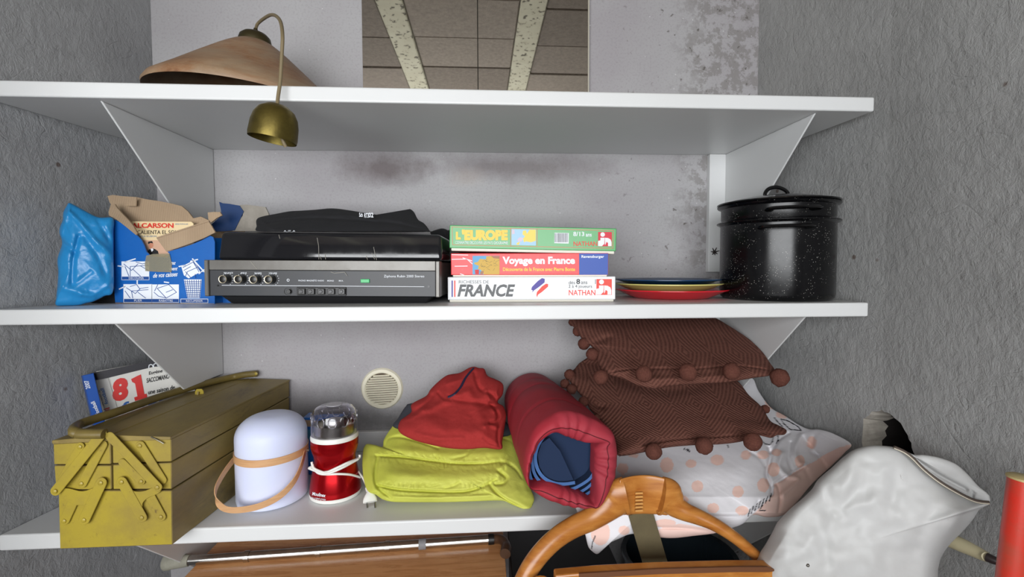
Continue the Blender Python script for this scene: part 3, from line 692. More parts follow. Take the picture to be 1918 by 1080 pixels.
# ---- board games
c6 = crop(820, 400, 5.328)
def game(name, label, pxs, mats, base, Yl, Yr, dep, ztop=None):
    (xa, ya), (xb, yb), (xc, yc) = pxs     # bottom-left, bottom-right, top-left of the lid front
    fr = Frame(P(xa, ya, Yl), P(xb, yb, Yr)); h = fr.uv(xc, yc)[1]
    t = thing('board_game', label, 'board game', fr.pt(fr.L/2, -.01, -dep/2), 'board games stacked on the middle shelf')
    box_f('lid', fr, 0, fr.L, 0, h, -dep, 0, mats, t, .0015, 2)
    (bx0_, by0), (bx1_, by1) = base; u0 = fr.uv(bx0_, ya, -.002)[0]; u1 = fr.uv(bx1_, yb, -.002)[0]; v0 = fr.uv((bx0_+bx1_)/2, by0, -.002)[1]
    box_f('base_tray', fr, u0, u1, v0, .001, -dep+.003, -.002, plain('card_white', (226, 222, 210), .6) if 'card_white' not in bpy.data.materials else bpy.data.materials['card_white'], t, .001, 1)
    return t, fr, h
gw = MT('white_lid_card', lin(226, 228, 230), .35); gw.bump(gw.noise(30, 3), .05, .001); gw = gw.m
rg = MT('red_lid_card', lin(226, 62, 66), .4); rg.color(rg.mix(rg.ramp(rg.noise(40, 5, .7), [(.55, 0), (.75, .3)]), lin(226, 58, 62), lin(234, 130, 124))); rg = rg.m
gg = MT('green_lid_card', lin(72, 158, 88), .3); gg.bump(gg.noise(130, 3), .12, .001); gg = gg.m
t, fr, h = game('b', 'white Richesses de France board game, lowest of the stack of three', c6([(100, 860), (1772, 855), (97, 632)]), gw, c6([(118, 880), (1755, 880)]), -.298, -.328, .235)
I = c6
vi = plain('violet_ink', (72, 60, 150), .5); ri = plain('red_orange_ink', (226, 66, 52), .5); gi = plain('grey_ink', (84, 86, 88), .5); yi = plain('yellow_ink', (246, 200, 80), .5); bi = plain('royal_blue_ink', (50, 84, 170), .5)
prints('tricolour_bar', fr, [I(rectp(137, 666, 150, 830))], vi, t); prints('tricolour_bar', fr, [I(rectp(163, 666, 176, 830))], ri, t)
def T(fr, t, s, a, m_, **k): (x0, y0), (x1, y1) = I([a[:2], a[2:]]); return text(fr, s, x0, y0, x1, y1, m_, t, **k)
T(fr, t, 'RICHESSES DE', (210, 664, 510, 696), gi); T(fr, t, 'FRANCE', (195, 704, 772, 828), gi, bold=.035, shear=.25)
prints('brush_mark', fr, [I([(940, 730), (1000, 670), (1040, 642), (1068, 650), (1066, 685), (1010, 730), (960, 765), (942, 788), (948, 765), (932, 758)])], vi, t)
prints('brush_mark', fr, [I([(990, 780), (1040, 725), (1080, 698), (1102, 702), (1100, 728), (1040, 780), (1000, 808), (990, 835), (984, 810)])], ri, t)
T(fr, t, 'dès', (1305, 670, 1370, 702), black_ink); T(fr, t, '8', (1382, 650, 1420, 702), black_ink, bold=.02); T(fr, t, 'ans', (1430, 676, 1492, 702), black_ink); T(fr, t, '2 à 4 joueurs', (1305, 708, 1540, 748), black_ink); T(fr, t, 'NATHAN', (1307, 760, 1573, 814), ri, bold=.012)
def emblem(fr, t, x0, y0, x1, y1, red):
    S = lambda pts: I([(x0+(x1-x0)*a, y0+(y1-y0)*b_) for a, b_ in pts])
    prints('emblem_field', fr, [S([(0, 0), (1, 0), (1, 1), (0, 1)])], red, t)
    cx, cy = I([(x0+(x1-x0)*.33, y0+(y1-y0)*.18)])[0]
    arch = [(.0, .62), (.0, .98), (.28, .98), (.45, .82), (.47, .55), (.47, .40), (.17, .40), (.17, .58)]
    nn = [(.50, .40), (.72, .42), (.9, .52), (.97, .70), (.97, .98), (.72, .98), (.72, .76), (.60, .68), (.56, .82), (.50, .92)]
    prints('emblem', fr, [ell(cx, cy, 4.6*(y1-y0)/160, 4.6*(y1-y0)/160), S(arch), S(nn)], white_ink, t, w=.0012)
emblem(fr, t, 1583, 652, 1737, 810, ri)
prints('fine_print', fr, [I(rectp(1570, 655, 1576, 702))], gi, t)

t, fr, h = game('b', 'red and blue Voyage en France board game, middle of the stack of three', c6([(131, 612), (1702, 610), (128, 395)]), rg, c6([(150, 628), (1690, 628)]), -.300, -.324, .23)
prints('blue_end', fr, [I([(1411, 397), (1700, 397), (1698, 608), (1411, 609)])], bi, t)
prints('map_sea', fr, [I(rectp(347, 420, 616, 606))], plain('map_blue', (90, 160, 205), .5), t)
prints('map_land', fr, [I([(360, 490), (400, 480), (420, 450), (480, 455), (485, 425), (540, 420), (616, 430), (616, 606), (460, 606), (430, 560), (400, 550), (410, 520), (370, 505)])], plain('map_ochre', (206, 168, 80), .6), t, w=.001)
prints('map_region', fr, [I([(530, 422), (615, 422), (615, 450), (560, 445)]), I([(430, 575), (460, 570), (450, 604), (420, 604)])], plain('map_tan', (170, 120, 90), .6), t, w=.0013)
prints('map_region', fr, [I([(370, 560), (410, 556), (410, 604), (375, 604)])], plain('map_red', (206, 60, 60), .6), t, w=.0013)
rr = []
for i in range(26):
    a, b_ = random.uniform(430, 590), random.uniform(440, 590); rr += stroke(I([(a, b_), (a+random.uniform(-40, 40), b_+random.uniform(-22, 22))]), .5)
prints('map_road', fr, rr, plain('map_road', (120, 110, 70), .6), t, w=.0013)
T(fr, t, 'Voyage en France', (645, 428, 1370, 524), white_ink, bold=.045); T(fr, t, 'Découverte de la France avec Pierre Bonte', (650, 536, 1370, 572), yi, bold=.03); T(fr, t, 'Ravensburger', (1434, 414, 1660, 448), white_ink, bold=.03)
rr = []
for pl in ([(140, 408), (300, 412)], [(140, 455), (290, 452)], [(170, 524), (295, 522)], [(250, 440), (340, 470)], [(300, 460), (345, 500)], [(225, 600), (260, 612)]): rr += stroke(I(pl), 1.4)
prints('worn_mark', fr, rr, white_ink, t)

t, fr, h = game('b', "green L'Europe board game, topmost of the stack of three", c6([(115, 342), (1778, 375), (119, 113)]), gg, c6([(135, 386), (1762, 392)]), -.302, -.322, .235)
gl = plain('salmon_line', (214, 120, 92), .5)
rr = stroke(I([(142, 132), (1752, 168), (1748, 345), (148, 310), (142, 132)]), .9)+stroke(I([(728, 148), (728, 322)]), .9)+stroke(I([(990, 155), (990, 322)]), .9)
prints('border_line', fr, rr, gl, t)
prints('map_sea', fr, [I([(735, 153), (980, 158), (980, 317), (735, 312)])], plain('map_pale_blue', (150, 190, 220), .4), t)
prints('map_land', fr, [I([(850, 170), (880, 165), (890, 200), (915, 160), (978, 160), (978, 270), (930, 285), (880, 275), (860, 285), (850, 250), (870, 225), (845, 205)]), I([(790, 290), (820, 280), (810, 310), (785, 308)])], plain('map_yellow', (238, 206, 96), .5), t, w=.001)
prints('map_region', fr, [I([(815, 235), (850, 240), (840, 275), (805, 280), (790, 262)]), I([(740, 158), (765, 158), (768, 200), (740, 205)])], plain('map_lilac', (206, 190, 206), .5), t, w=.0012)
T(fr, t, "L", (180, 180, 230, 258), yi, bold=.07); T(fr, t, "'EUROPE", (240, 158, 698, 266), yi, bold=.07); T(fr, t, 'CONNAITRE DECOUVRIR LES PAYS GEOGRAPHIE', (175, 272, 700, 300), white_ink, dy=1)
prints('barcode_field', fr, [I([(1165, 190), (1308, 193), (1306, 298), (1163, 294)])], white_ink, t); rr = []
for i in range(22):
    x = 1170+i*6.1; rr += stroke(I([(x, 196), (x-1, 284)]), random.choice((.35, .6)))
prints('barcode', fr, rr, black_ink, t, w=.001)
T(fr, t, '8/13', (1352, 180, 1462, 224), white_ink, bold=.02); T(fr, t, 'ans', (1476, 200, 1536, 228), white_ink, bold=.02); T(fr, t, 'NATHAN', (1355, 276, 1592, 322), ri, bold=.012)
emblem(fr, t, 1600, 182, 1738, 326, plain('crimson_ink', (206, 36, 56), .5))

# ---- plates
def plate(label, c, R, zb, zr, mat):
    h = zr-zb
    pr = [(0, 0), (R*.66, 0), (R*.69, .002), (R*.82, h*.42), (R*.93, h*.74), (R, h-.0025), (R*1.003, h-.001), (R, h), (R*.985, h), (R*.90, h*.74), (R*.70, .006), (0, .005)]
    o = lathe('plate', pr, (c[0], c[1], zb), mat, None, 64); return tag(o, label, 'plate', 'stacked coloured plates')
def pm(n, c, r=.25): return plain(n, c, r)
pc = P(1252, 540, -.195)[0]
zz = lambda y: P(1252, y, -.195)[2]
plate('red plate, lowest of the stacked plates between board games and stockpot', (pc+.004, -.197), .134, Z2+.0006, Z2+.0225, pm('red_glaze', (205, 30, 44)))
plate('pale yellow plate in the middle of the plate stack', (pc, -.190), .128, Z2+.0165, Z2+.0365, pm('yellow_glaze', (208, 200, 120)))
plate('navy blue plate on top of the plate stack', (pc, -.185), .126, Z2+.0300, Z2+.0465, pm('navy_glaze', (22, 56, 90)))

# ---- stockpot
en = MT('speckled_black_enamel', lin(10, 10, 12), .2, 0, .4)
v = en.vor(250, en.co()); sp = en.ramp(v.outputs['Distance'], [(.12, 1), (.2, 0)]); vg = en.ramp(en.noise(40, 3), [(.46, 0), (.56, .8)])
en.color(en.mix(en.math('MULTIPLY', sp, vg), lin(10, 10, 12), lin(176, 174, 168))); en.rough(en.ramp(en.noise(10, 6, .7), [(.3, .16), (.75, .32)])); en.bump(en.noise(12, 4, .6), .08, .003); en = en.m
enb = plain('black_enamel', (12, 12, 13), .1)
PX, PY_, PR = P(1452, 500, -.256)[0], -.256, .1215
z_r2 = P(1453, 418, PY_)[2]; z_r1 = P(1453, 386, PY_)[2]
pot = thing('stockpot', 'large black speckled enamel stockpot with steamer insert and lid', 'pot', (PX, PY_, Z2))
lathe('pot_body', [(0, Z2+.001), (PR-.008, Z2+.001), (PR-.002, Z2+.006), (PR, Z2+.014), (PR, z_r2-.006), (PR+.004, z_r2-.003), (PR+.008, z_r2-.001), (PR+.0085, z_r2+.001), (PR+.006, z_r2+.003), (PR-.003, z_r2+.002), (PR-.003, z_r2-.004), (PR-.003, Z2+.02), (0, Z2+.01)], (PX, PY_, 0), en, pot, 96)
ins = lathe('steamer_insert', [(PR-.005, z_r2-.03), (PR-.004, z_r2+.004), (PR-.001, z_r2+.010), (PR-.001, z_r1-.006), (PR+.006, z_r1-.003), (PR+.008, z_r1), (PR+.006, z_r1+.002), (PR-.004, z_r1+.001), (PR-.004, z_r2-.03)], (PX, PY_, 0), en, pot, 96, closed=True)
lid = lathe('lid', [(PR+.0065, z_r1+.0025), (PR+.0085, z_r1+.004), (PR+.008, z_r1+.0065), (PR-.004, z_r1+.0075), (PR-.02, z_r1+.013), (PR*.55, z_r1+.020), (0, z_r1+.024)], (PX, PY_, 0), enb, pot, 96)
hz = z_r1+.021
hp_ = [(PX-.029, PY_, hz-.002), (PX-.0285, PY_, hz+.009), (PX-.022, PY_, hz+.018), (PX-.010, PY_, hz+.023), (PX+.004, PY_, hz+.023), (PX+.018, PY_, hz+.018), (PX+.027, PY_, hz+.010), (PX+.029, PY_, hz-.002)]
tube('lid_handle', spl(hp_, 6), [(.0028, .0045)]*43, enb, lid, 12)
def side_handle(parent, z, ang, half):
    for s in (0, PI):
        a0 = ang+s; pts = []
        for t_, rr_ in ((-1.0, .0), (-.98, .014), (-.82, .025), (-.4, .030), (0, .031), (.4, .030), (.82, .025), (.98, .014), (1.0, .0)):
            a = a0+t_*half; R = PR+rr_-.001; pts.append((PX+R*math.cos(a), PY_+R*math.sin(a), z+(.002 if abs(t_) < .9 else 0)))
        p_ = spl(pts, 5); tube('side_handle', p_, [(.0085, .0035)]*len(p_), enb, parent, 12, up=(0, 0, 1))
ang = math.atan2(-.95, -.42)
side_handle(pot, P(1417, 426, PY_-PR)[2]+.001, ang, .36)
side_handle(ins, P(1432, 392, PY_-PR)[2]+.001, ang+.10, .36)

# ------------------------------------------------------------------ lowest shelf
Z3 = S3t
c1 = crop(80, 640, 2.7)
# --- books behind the toolbox
white_paper = plain('book_white', (214, 212, 206), .4)
kf = Frame(P(*c1([(375, 345)])[0], -.205), P(*c1([(720, 265)])[0], -.128)); 
bk = thing('paperback_book', 'white paperback with a big red 81 on its cover, leaning behind the toolbox', 'book', (-.74, -.2, Z3))
hb = kf.uv(*c1([(324, 150)])[0])[1]; vlow = -.16
Lb = .152
box_f('text_block', kf, .002, Lb, vlow+.003, hb-.002, -.03, -.0008, plain('page_edges', (206, 196, 176), .8), bk)
box_f('cover', kf, 0, Lb+.002, vlow, hb, -.0008, 0, white_paper, bk)
sq = [kf.pt(0, vlow, 0), kf.pt(0, hb, 0), kf.pt(-.026, hb, -.018), kf.pt(-.026, vlow, -.018)]
prism_v('spine', sq, -kf.w*.0015-kf.u*0, white_paper, bk)
box_f('back_cover', kf, -.024, Lb-.02, vlow, hb, -.0320, -.0312, white_paper, bk)
prints('cover_band', kf, [c1([(243, 158), (420, 122), (600, 84), (640, 80), (650, 120), (560, 126), (440, 155), (330, 182), (262, 195)])], plain('cover_dark', (32, 30, 38), .4), bk, w=.0007)
rd = plain('title_red', (204, 40, 36), .5)
def bt(s, a, m_, slope=-.2, **k):
    (x0, y0), (x1, y1) = c1([a[:2], a[2:]]); text(kf, s, x0, y0, x1, y1, m_, bk, dy=slope*(x1-x0), w=.0012, **k)
bt('8', (352, 190, 432, 306), rd, bold=.06, slope=-.19); prints('numeral', kf, [c1([(452, 202), (447, 188), (478, 172), (496, 164), (514, 264), (525, 262), (529, 280), (467, 299), (462, 281), (479, 275), (467, 210)])], rd, bk, w=.0012)
bt('Eugène', (537, 150, 606, 172), black_ink, bold=.02); bt('SACCOMANO', (525, 184, 640, 208), black_ink, bold=.02); bt('une saison de', (533, 244, 668, 266), black_ink, bold=.02)
bt('football', (402, 306, 680, 350), plain('title_blue', (40, 90, 160), .5), bold=.04)
prints('cover_ring', kf, sum([stroke(c1([(x-10, y+8), (x-8, y-6), (x, y-10), (x+8, y-8), (x+12, y+2)]), 1.6) for x, y in ((546, 124), (570, 119), (594, 114))], []), white_ink, bk, w=.0012)
prints('cover_line', kf, stroke(c1([(262, 200), (322, 362)]), .8)+stroke(c1([(330, 184), (378, 335)]), .7), plain('line_grey', (160, 156, 150), .5), bk, w=.0012)
spf = Frame(sq[3], sq[0], np.array(sq[1])-np.array(sq[0]))
def vtext(fr, s, base, top, hw, m_, parent, w=.001, bold=0):
    """lettering running up a spine from base to top (pixels), hw = letter height in px"""
    V, Fc = text_raw(s, bold); xs = [v_[0] for v_ in V]; ys = [v_[1] for v_ in V]; a, b_, c_, d_ = min(xs), max(xs), min(ys), max(ys)
    bx_, by_ = base; tx, ty = top; L_ = math.hypot(tx-bx_, ty-by_); dx, dy = (tx-bx_)/L_, (ty-by_)/L_
    O = [fr.px(bx_+(tx-bx_)*(v_[0]-a)/(b_-a)+dy*hw*((v_[1]-c_)/(d_-c_)), by_+(ty-by_)*(v_[0]-a)/(b_-a)-dx*hw*((v_[1]-c_)/(d_-c_)), w) for v_ in V]
    return put('lettering', O, Fc, m_, parent)
(q1, q2) = c1([(332, 312), (308, 232)]); vtext(spf, 'football', q1, q2, 7, plain('spine_blue', (60, 110, 170), .5), bk, bold=.02)
(q1, q2) = c1([(310, 322), (288, 242)]); vtext(spf, 'une saison de', q1, q2, 3.5, black_ink, bk)
(q1, q2) = c1([(345, 352), (338, 330)]); vtext(spf, '81', q1, q2, 12, rd, bk, bold=.05)
bb = thing('football_yearbook', 'blue football yearbook 2007, left of the white book behind the toolbox', 'book', (-.79, -.2, Z3))
bf = Frame(P(*c1([(254, 390)])[0], -.268), P(*c1([(309, 375)])[0], -.255), up=(-.28, 0, 1)); hbb = bf.uv(*c1([(190, 172)])[0])[1]
bluec = plain('yearbook_blue', (32, 84, 170), .35)
box_f('spine', bf, 0, bf.L, -.14, hbb, -.002, 0, bluec, bb, .001, 1)
box_f('text_block', bf, .002, bf.L-.002, -.138, hbb-.003, -.03, -.002, bpy.data.materials['page_edges'], bb); box_f('cover', bf, 0, .0015, -.14, hbb, -.032, -.002, bluec, bb); box_f('cover', bf, bf.L-.0015, bf.L, -.14, hbb, -.032, -.002, bluec, bb)
(q1, q2) = c1([(242, 234), (232, 192)]); vtext(bf, '2007', q1, q2, 9, white_ink, bb, bold=.02)
(q1, q2) = c1([(290, 362), (262, 298)]); vtext(bf, 'football', q1, q2, 8, white_ink, bb, bold=.02)

# --- toolbox
YT = -.456
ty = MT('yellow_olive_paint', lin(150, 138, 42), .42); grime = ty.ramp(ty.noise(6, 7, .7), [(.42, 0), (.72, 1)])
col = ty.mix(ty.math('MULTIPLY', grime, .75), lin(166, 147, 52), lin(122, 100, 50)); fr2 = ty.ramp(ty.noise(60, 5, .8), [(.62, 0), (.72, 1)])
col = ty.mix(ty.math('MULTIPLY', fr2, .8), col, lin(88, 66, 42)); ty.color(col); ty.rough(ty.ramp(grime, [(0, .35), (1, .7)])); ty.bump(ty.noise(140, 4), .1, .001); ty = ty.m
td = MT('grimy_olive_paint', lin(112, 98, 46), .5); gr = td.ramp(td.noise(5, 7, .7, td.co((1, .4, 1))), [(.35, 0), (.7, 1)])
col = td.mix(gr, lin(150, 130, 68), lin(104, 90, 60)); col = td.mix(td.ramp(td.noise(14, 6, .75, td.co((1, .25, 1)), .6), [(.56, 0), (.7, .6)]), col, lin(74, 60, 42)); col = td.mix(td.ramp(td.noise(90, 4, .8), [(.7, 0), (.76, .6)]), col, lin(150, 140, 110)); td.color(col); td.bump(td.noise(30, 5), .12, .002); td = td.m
tb = thing('toolbox', 'olive yellow metal cantilever toolbox with riveted links, at the left of the lowest shelf', 'toolbox', (-.66, -.2, Z3))
ffr = Frame(P(*c1([(85, 1048)])[0], YT), P(*c1([(655, 1027)])[0], YT))
# keep the base level on the shelf
A_ = ffr.A.copy(); B_ = P(*c1([(655, 1027)])[0], YT); A_[2] = Z3+.0008; B_[2] = Z3+.0008
A_[0] = PZ(111.5, 1028, Z3)[0]; B_[0] = PZ(321.5, 1020.5, Z3)[0]
ffr = Frame(A_, B_)
dirv = np.array([math.sin(.088), math.cos(.088), 0]); LT = .443
def fp(cx, cy, w=0): x, y = c1([(cx, cy)])[0]; return ffr.px(x, y, w)
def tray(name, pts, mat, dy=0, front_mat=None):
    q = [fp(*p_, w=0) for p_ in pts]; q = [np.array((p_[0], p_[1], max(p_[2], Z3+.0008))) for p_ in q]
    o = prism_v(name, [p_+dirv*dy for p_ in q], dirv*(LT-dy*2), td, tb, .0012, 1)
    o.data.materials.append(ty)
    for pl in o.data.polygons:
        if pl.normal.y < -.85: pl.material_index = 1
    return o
tray('lower_body', [(78, 752), (652, 752), (656, 1026), (86, 1047)], td)
tray('tray', [(57, 626), (344, 626), (346, 745), (66, 749)], td)
tray('tray', [(354, 622), (650, 612), (651, 744), (356, 745)], td)
tray('tray', [(52, 515), (340, 500), (344, 618), (56, 620)], td)
tray('tray', [(352, 500), (648, 492), (650, 605), (354, 614)], td)
# lids, faintly roofed, meeting at the long seam
def lidp(pts, name='tray_lid'):
    q = [fp(*p_) for p_ in pts]; return prism_v(name, [p_-dirv*.002 for p_ in q], dirv*(LT+.004), td, tb, .001, 1)
lidp([(50, 497), (50, 507), (54, 516), (338, 500), (342, 482), (338, 470)])
lidp([(349, 470), (350, 488), (352, 500), (649, 492), (650, 480), (648, 478)])
# slightly sprung sheet edge and wire at the corner
tube('split_pin', [fp(548, 480, .003), fp(580, 496, .006), fp(612, 514, .004)], .0012, plain('wire_grey', (110, 104, 90), .4, metal=.7), tb, 6)
def link(a, b_, wd, lv):
    A = fp(*a, w=lv); B = fp(*b_, w=lv); d = B-A; L_ = np.linalg.norm(d); d /= L_; n_ = np.cross(ffr.w, d); r = wd/2/2.7/(F/.905)
    poly = []
    for k in range(9): t_ = PI/2+PI*k/8; poly.append(A+d*math.cos(t_)*r+n_*math.sin(t_)*r)
    for k in range(9): t_ = -PI/2+PI*k/8; poly.append(B+d*math.cos(t_)*r+n_*math.sin(t_)*r)
    return prism_v('link_bar', poly, -ffr.w*.0022, ty, tb, .0007, 1)
for a, b_, wd, lv in (((188, 528), (100, 690), 38, .0045), ((302, 520), (197, 718), 42, .0045), ((492, 523), (603, 700), 42, .0045), ((400, 610), (497, 706), 36, .0045),
                      ((295, 712), (208, 900), 50, .0085), ((160, 790), (108, 903), 46, .0045), ((398, 708), (500, 888), 48, .0085), ((540, 780), (597, 885), 46, .0045),
                      ((297, 465), (62, 755), 46, .0125), ((338, 478), (580, 735), 42, .0135)): link(a, b_, wd, lv)
def gus(pts, lv): prism_v('link_plate', [fp(*p_, w=lv) for p_ in spl(pts, 4, True)], -ffr.w*.002, ty, tb, .0005, 1)
gus([(85, 745), (130, 742), (200, 756), (270, 735), (300, 750), (270, 800), (235, 822), (190, 826), (160, 822), (120, 800)], .0066)
gus([(400, 705), (430, 725), (460, 755), (520, 752), (585, 722), (600, 740), (585, 765), (530, 790), (505, 815), (500, 840), (470, 820), (430, 760)], .0066)
for a in ((297, 465), (62, 755), (188, 530), (195, 716), (293, 712), (208, 900), (108, 905), (490, 525), (497, 706), (578, 735), (398, 708), (500, 888), (597, 885)):
    lathe('rivet', [(.0042, 0), (.004, .0016), (.0025, .0026), (0, .003)], Vector(fp(*a, w={(297, 465): .0136, (62, 755): .0136, (578, 735): .0136, (293, 712): .0086, (208, 900): .0086, (398, 708): .0086, (500, 888): .0086}.get(a, .0046))), ty, tb, 12, Matrix((ffr.u, ffr.v, ffr.w)).transposed())
for a, r_ in (((297, 465), .0095), ((62, 755), .009)): pass
# carrying handle: long bar above the left lids with bent ends
def tp(cx, cy, back): # point on a level with the front face, pushed back along the box
    return fp(cx, cy)+dirv*back
yb_, = (0,)
hz = fp(200, 440)[2]
def hpnt(cx, cy, Y): x, y = c1([(cx, cy)])[0]; return P(x, y, Y)
zl_ = fp(200, 497)[2]+.0105
def hl(cx, cy, dz=0):
    x, y = c1([(cx, cy)])[0]; q = PZ(x, y, zl_+dz); return q if q[1] < -.018 else P(x, y, -.018)
hpts = [hpnt(312, 464, -.472), hpnt(250, 464, -.474), hpnt(185, 462, -.474), hpnt(158, 448, -.468), hl(172, 425), hl(230, 400), hl(400, 345, .002), hl(600, 275, .003), hl(800, 215, .004), hl(950, 180, .003), hl(1020, 166), hl(1060, 162), hl(1085, 160)]
sp_ = spl(hpts, 8)
tube('handle', sp_, [(.011, .0085) if i < 22 else (.0085, .0085) for i in range(len(sp_))], dusty('olive_handle', (118, 102, 50), .5, .5, 18, .2, dark=(70, 58, 40)), tb, 12)
lathe('rivet', [(.004, 0), (.004, .002), (0, .003)], Vector(hpnt(1080, 160, -.024)), ty, tb, 12, Matrix.Rotation(PI/2, 3, 'X'))
q_ = hpnt(792, 292, -.165); hs = [q_+np.array(d_) for d_ in ((-.010, 0, 0), (.010, 0, 0), (.010, 0, .020), (.006, 0, .026), (-.006, 0, .026), (-.010, 0, .020))]
prism_v('hasp', hs, (0, .003, 0), ty, tb, .0008, 1)
tube('hasp_loop', [q_+np.array((0, -.003, .008)), q_+np.array((0, -.006, .014)), q_+np.array((0, -.003, .02))], .0022, td, tb, 8)

# --- lantern
c2 = crop(390, 740, 4.5)
LX, LY = P(509, 850, -.275)[0], -.272
opal = MT('opal_plastic', lin(214, 220, 246), .45, 0, .35); opal.b.inputs['Subsurface Weight'].default_value = .4; opal.b.inputs['Subsurface Radius'].default_value = (.03, .03, .04); opal.b.inputs['Subsurface Scale'].default_value = .5; opal = opal.m
wood = MT('pale_bent_wood', lin(206, 158, 112), .45); wv_ = wood.noise(30, 4, .6, wood.co((1, 1, 9))); wood.color(wood.mix(wv_, lin(186, 136, 92), lin(222, 178, 132))); wood = wood.m
lan = thing('lantern', 'white opal lantern with pale wooden band and carrying hoop, beside the toolbox', 'lantern', (LX, LY, Z3))
LR = .0725; lzt = Z3+.192; SYF = 1.08
pr = [(0, Z3+.001), (LR-.006, Z3+.001), (LR-.001, Z3+.004), (LR, Z3+.010), (LR, lzt-.050)]
for k in range(1, 13):
    a = k/12*PI/2; pr.append((LR*(.28+.72*math.cos(a)) if k < 12 else LR*.28, lzt-.050+.046*math.sin(a)))
pr += [(LR*.12, lzt-.003), (0, lzt-.0025)]
lathe('opal_body', pr, (LX, LY, 0), opal, lan, 72, sy=SYF)
zb_ = Z3+.106
lathe('wooden_band', [(LR+.0002, zb_-.0075), (LR+.0022, zb_-.0075), (LR+.0022, zb_+.0075), (LR+.0002, zb_+.0075)], (LX, LY, 0), wood, lan, 72, sy=SYF, closed=True)
lan_h = lambda cx, cy, Y: P(*c2([(cx, cy)])[0], Y)
hh = [lan_h(824, 445, -.262), lan_h(810, 500, -.285), lan_h(775, 620, -.32), lan_h(715, 735, -.345), lan_h(600, 850, -.362), lan_h(440, 930, -.372), lan_h(270, 965, -.378), lan_h(140, 955, -.382), lan_h(72, 885, -.385), lan_h(62, 800, -.375), lan_h(100, 710, -.35), lan_h(160, 615, -.32), lan_h(235, 520, -.285)]
ribbon('carrying_hoop', spl(hh, 8), (0, -.25, 1), .0145, .0018, wood, lan)
lathe('hinge_pin', [(.0035, 0), (.0035, .006), (0, .007)], Vector(lan_h(828, 460, -.264)), plain('steel_pin', (170, 170, 172), .25, metal=1), lan, 12, Matrix.Rotation(PI/2, 3, 'Y'))

# --- blue box behind the grinder
bb2 = thing('blue_packet', 'blue and brown packet behind the coffee grinder, against the back wall', 'box', (P(590, 800, -.16)[0], -.14, Z3))
xa, xb = P(566, 800, -.165)[0], P(640, 800, -.165)[0]; zt_ = P(580, 782, -.165)[2]
box_w('carton', xa, xb, -.165, -.12, Z3+.0006, zt_, blue_card, bb2, .002, 1)
pfr = Frame((xa, -.165, Z3+.001), (xb, -.165, Z3+.001))
prints('printed_band', pfr, [c2([(815, 208), (960, 208), (960, 268), (815, 262)])], plain('tan_print', (158, 134, 108), .5), bb2)
prints('printed_band', pfr, [c2([(815, 290), (960, 290), (960, 370), (815, 370)])], plain('teal_print', (50, 118, 150), .5), bb2)
loose('lettering', 'D', c2([(822, 575), (836, 610)]), -.166, white_ink, bb2)

# --- coffee grinder
GX, GY = P(628, 900, -.27)[0], -.268
redm = MT('metallic_red', lin(176, 12, 22), .22, .75).m; wpl = plain('white_plastic', (232, 232, 226), .35)
gr_ = thing('coffee_grinder', 'red metallic coffee grinder with clear lid and white cord wrapped round its waist', 'coffee grinder', (GX, GY, Z3))
lathe('foot', [(0, Z3+.0008), (.053, Z3+.0008), (.0555, Z3+.003), (.0562, Z3+.008), (.0545, Z3+.010)], (GX, GY, 0), wpl, gr_, 56)
lathe('housing', [(.0555, Z3+.0100), (.0557, Z3+.012), (.0545, Z3+.025), (.0505, Z3+.048), (.0465, Z3+.068), (.0445, Z3+.082), (.0452, Z3+.092), (.0485, Z3+.102), (.0510, Z3+.112), (.0515, Z3+.122), (.0510, Z3+.130), (.0, Z3+.130)], (GX, GY, 0), redm, gr_, 56)
lathe('collar', [(.0512, Z3+.1302), (.0514, Z3+.134), (.0505, Z3+.138), (.049, Z3+.140), (.0, Z3+.140)], (GX, GY, 0), wpl, gr_, 56)
lathe('steel_bowl', [(.043, Z3+.1402), (.0432, Z3+.163), (.0415, Z3+.1635), (.041, Z3+.145), (0, Z3+.143)], (GX, GY, 0), plain('brushed_steel', (176, 172, 164), .25, metal=1), gr_, 48)
clr = MT('clear_plastic', (.93, .92, .97), .05, **{'Transmission_Weight': 1, 'IOR': 1.45}).m
tl = lathe('clear_lid', [(.0500, Z3+.1405), (.0498, Z3+.158), (.0485, Z3+.174), (.0455, Z3+.190), (.040, Z3+.198), (.030, Z3+.202), (0, Z3+.2035), (0, Z3+.2015), (.030, Z3+.200), (.0385, Z3+.196), (.0435, Z3+.189), (.0465, Z3+.174), (.0480, Z3+.158), (.0483, Z3+.1405)], (GX, GY, 0), clr, gr_, 56, caps=False)
for k in range(12):
    a = 2*PI*k/12+.2; c = Vector((GX+.0475*math.cos(a), GY+.0475*math.sin(a), Z3+.176)); Mx = Matrix.Rotation(a-PI/2, 3, 'Z')
    pts = [c+Mx @ Vector((.0085*math.cos(t_), .001, .0115*math.sin(t_))) for t_ in [2*PI*j/20 for j in range(21)]]
    tube('grip_ring', pts, .0011, clr, tl, 6, caps=False)
lathe('lid_badge', [(.0, Z3+.2038), (.017, Z3+.2036), (.017, Z3+.2044), (0, Z3+.2046)], (GX, GY, 0), plain('badge_grey', (196, 194, 200), .4), tl, 32)
lathe('inner_hub', [(.024, Z3+.1435), (.02, Z3+.17), (.006, Z3+.172), (0, Z3+.172)], (GX, GY, 0), plain('hub_grey', (150, 146, 140), .35, metal=.6), gr_, 24)
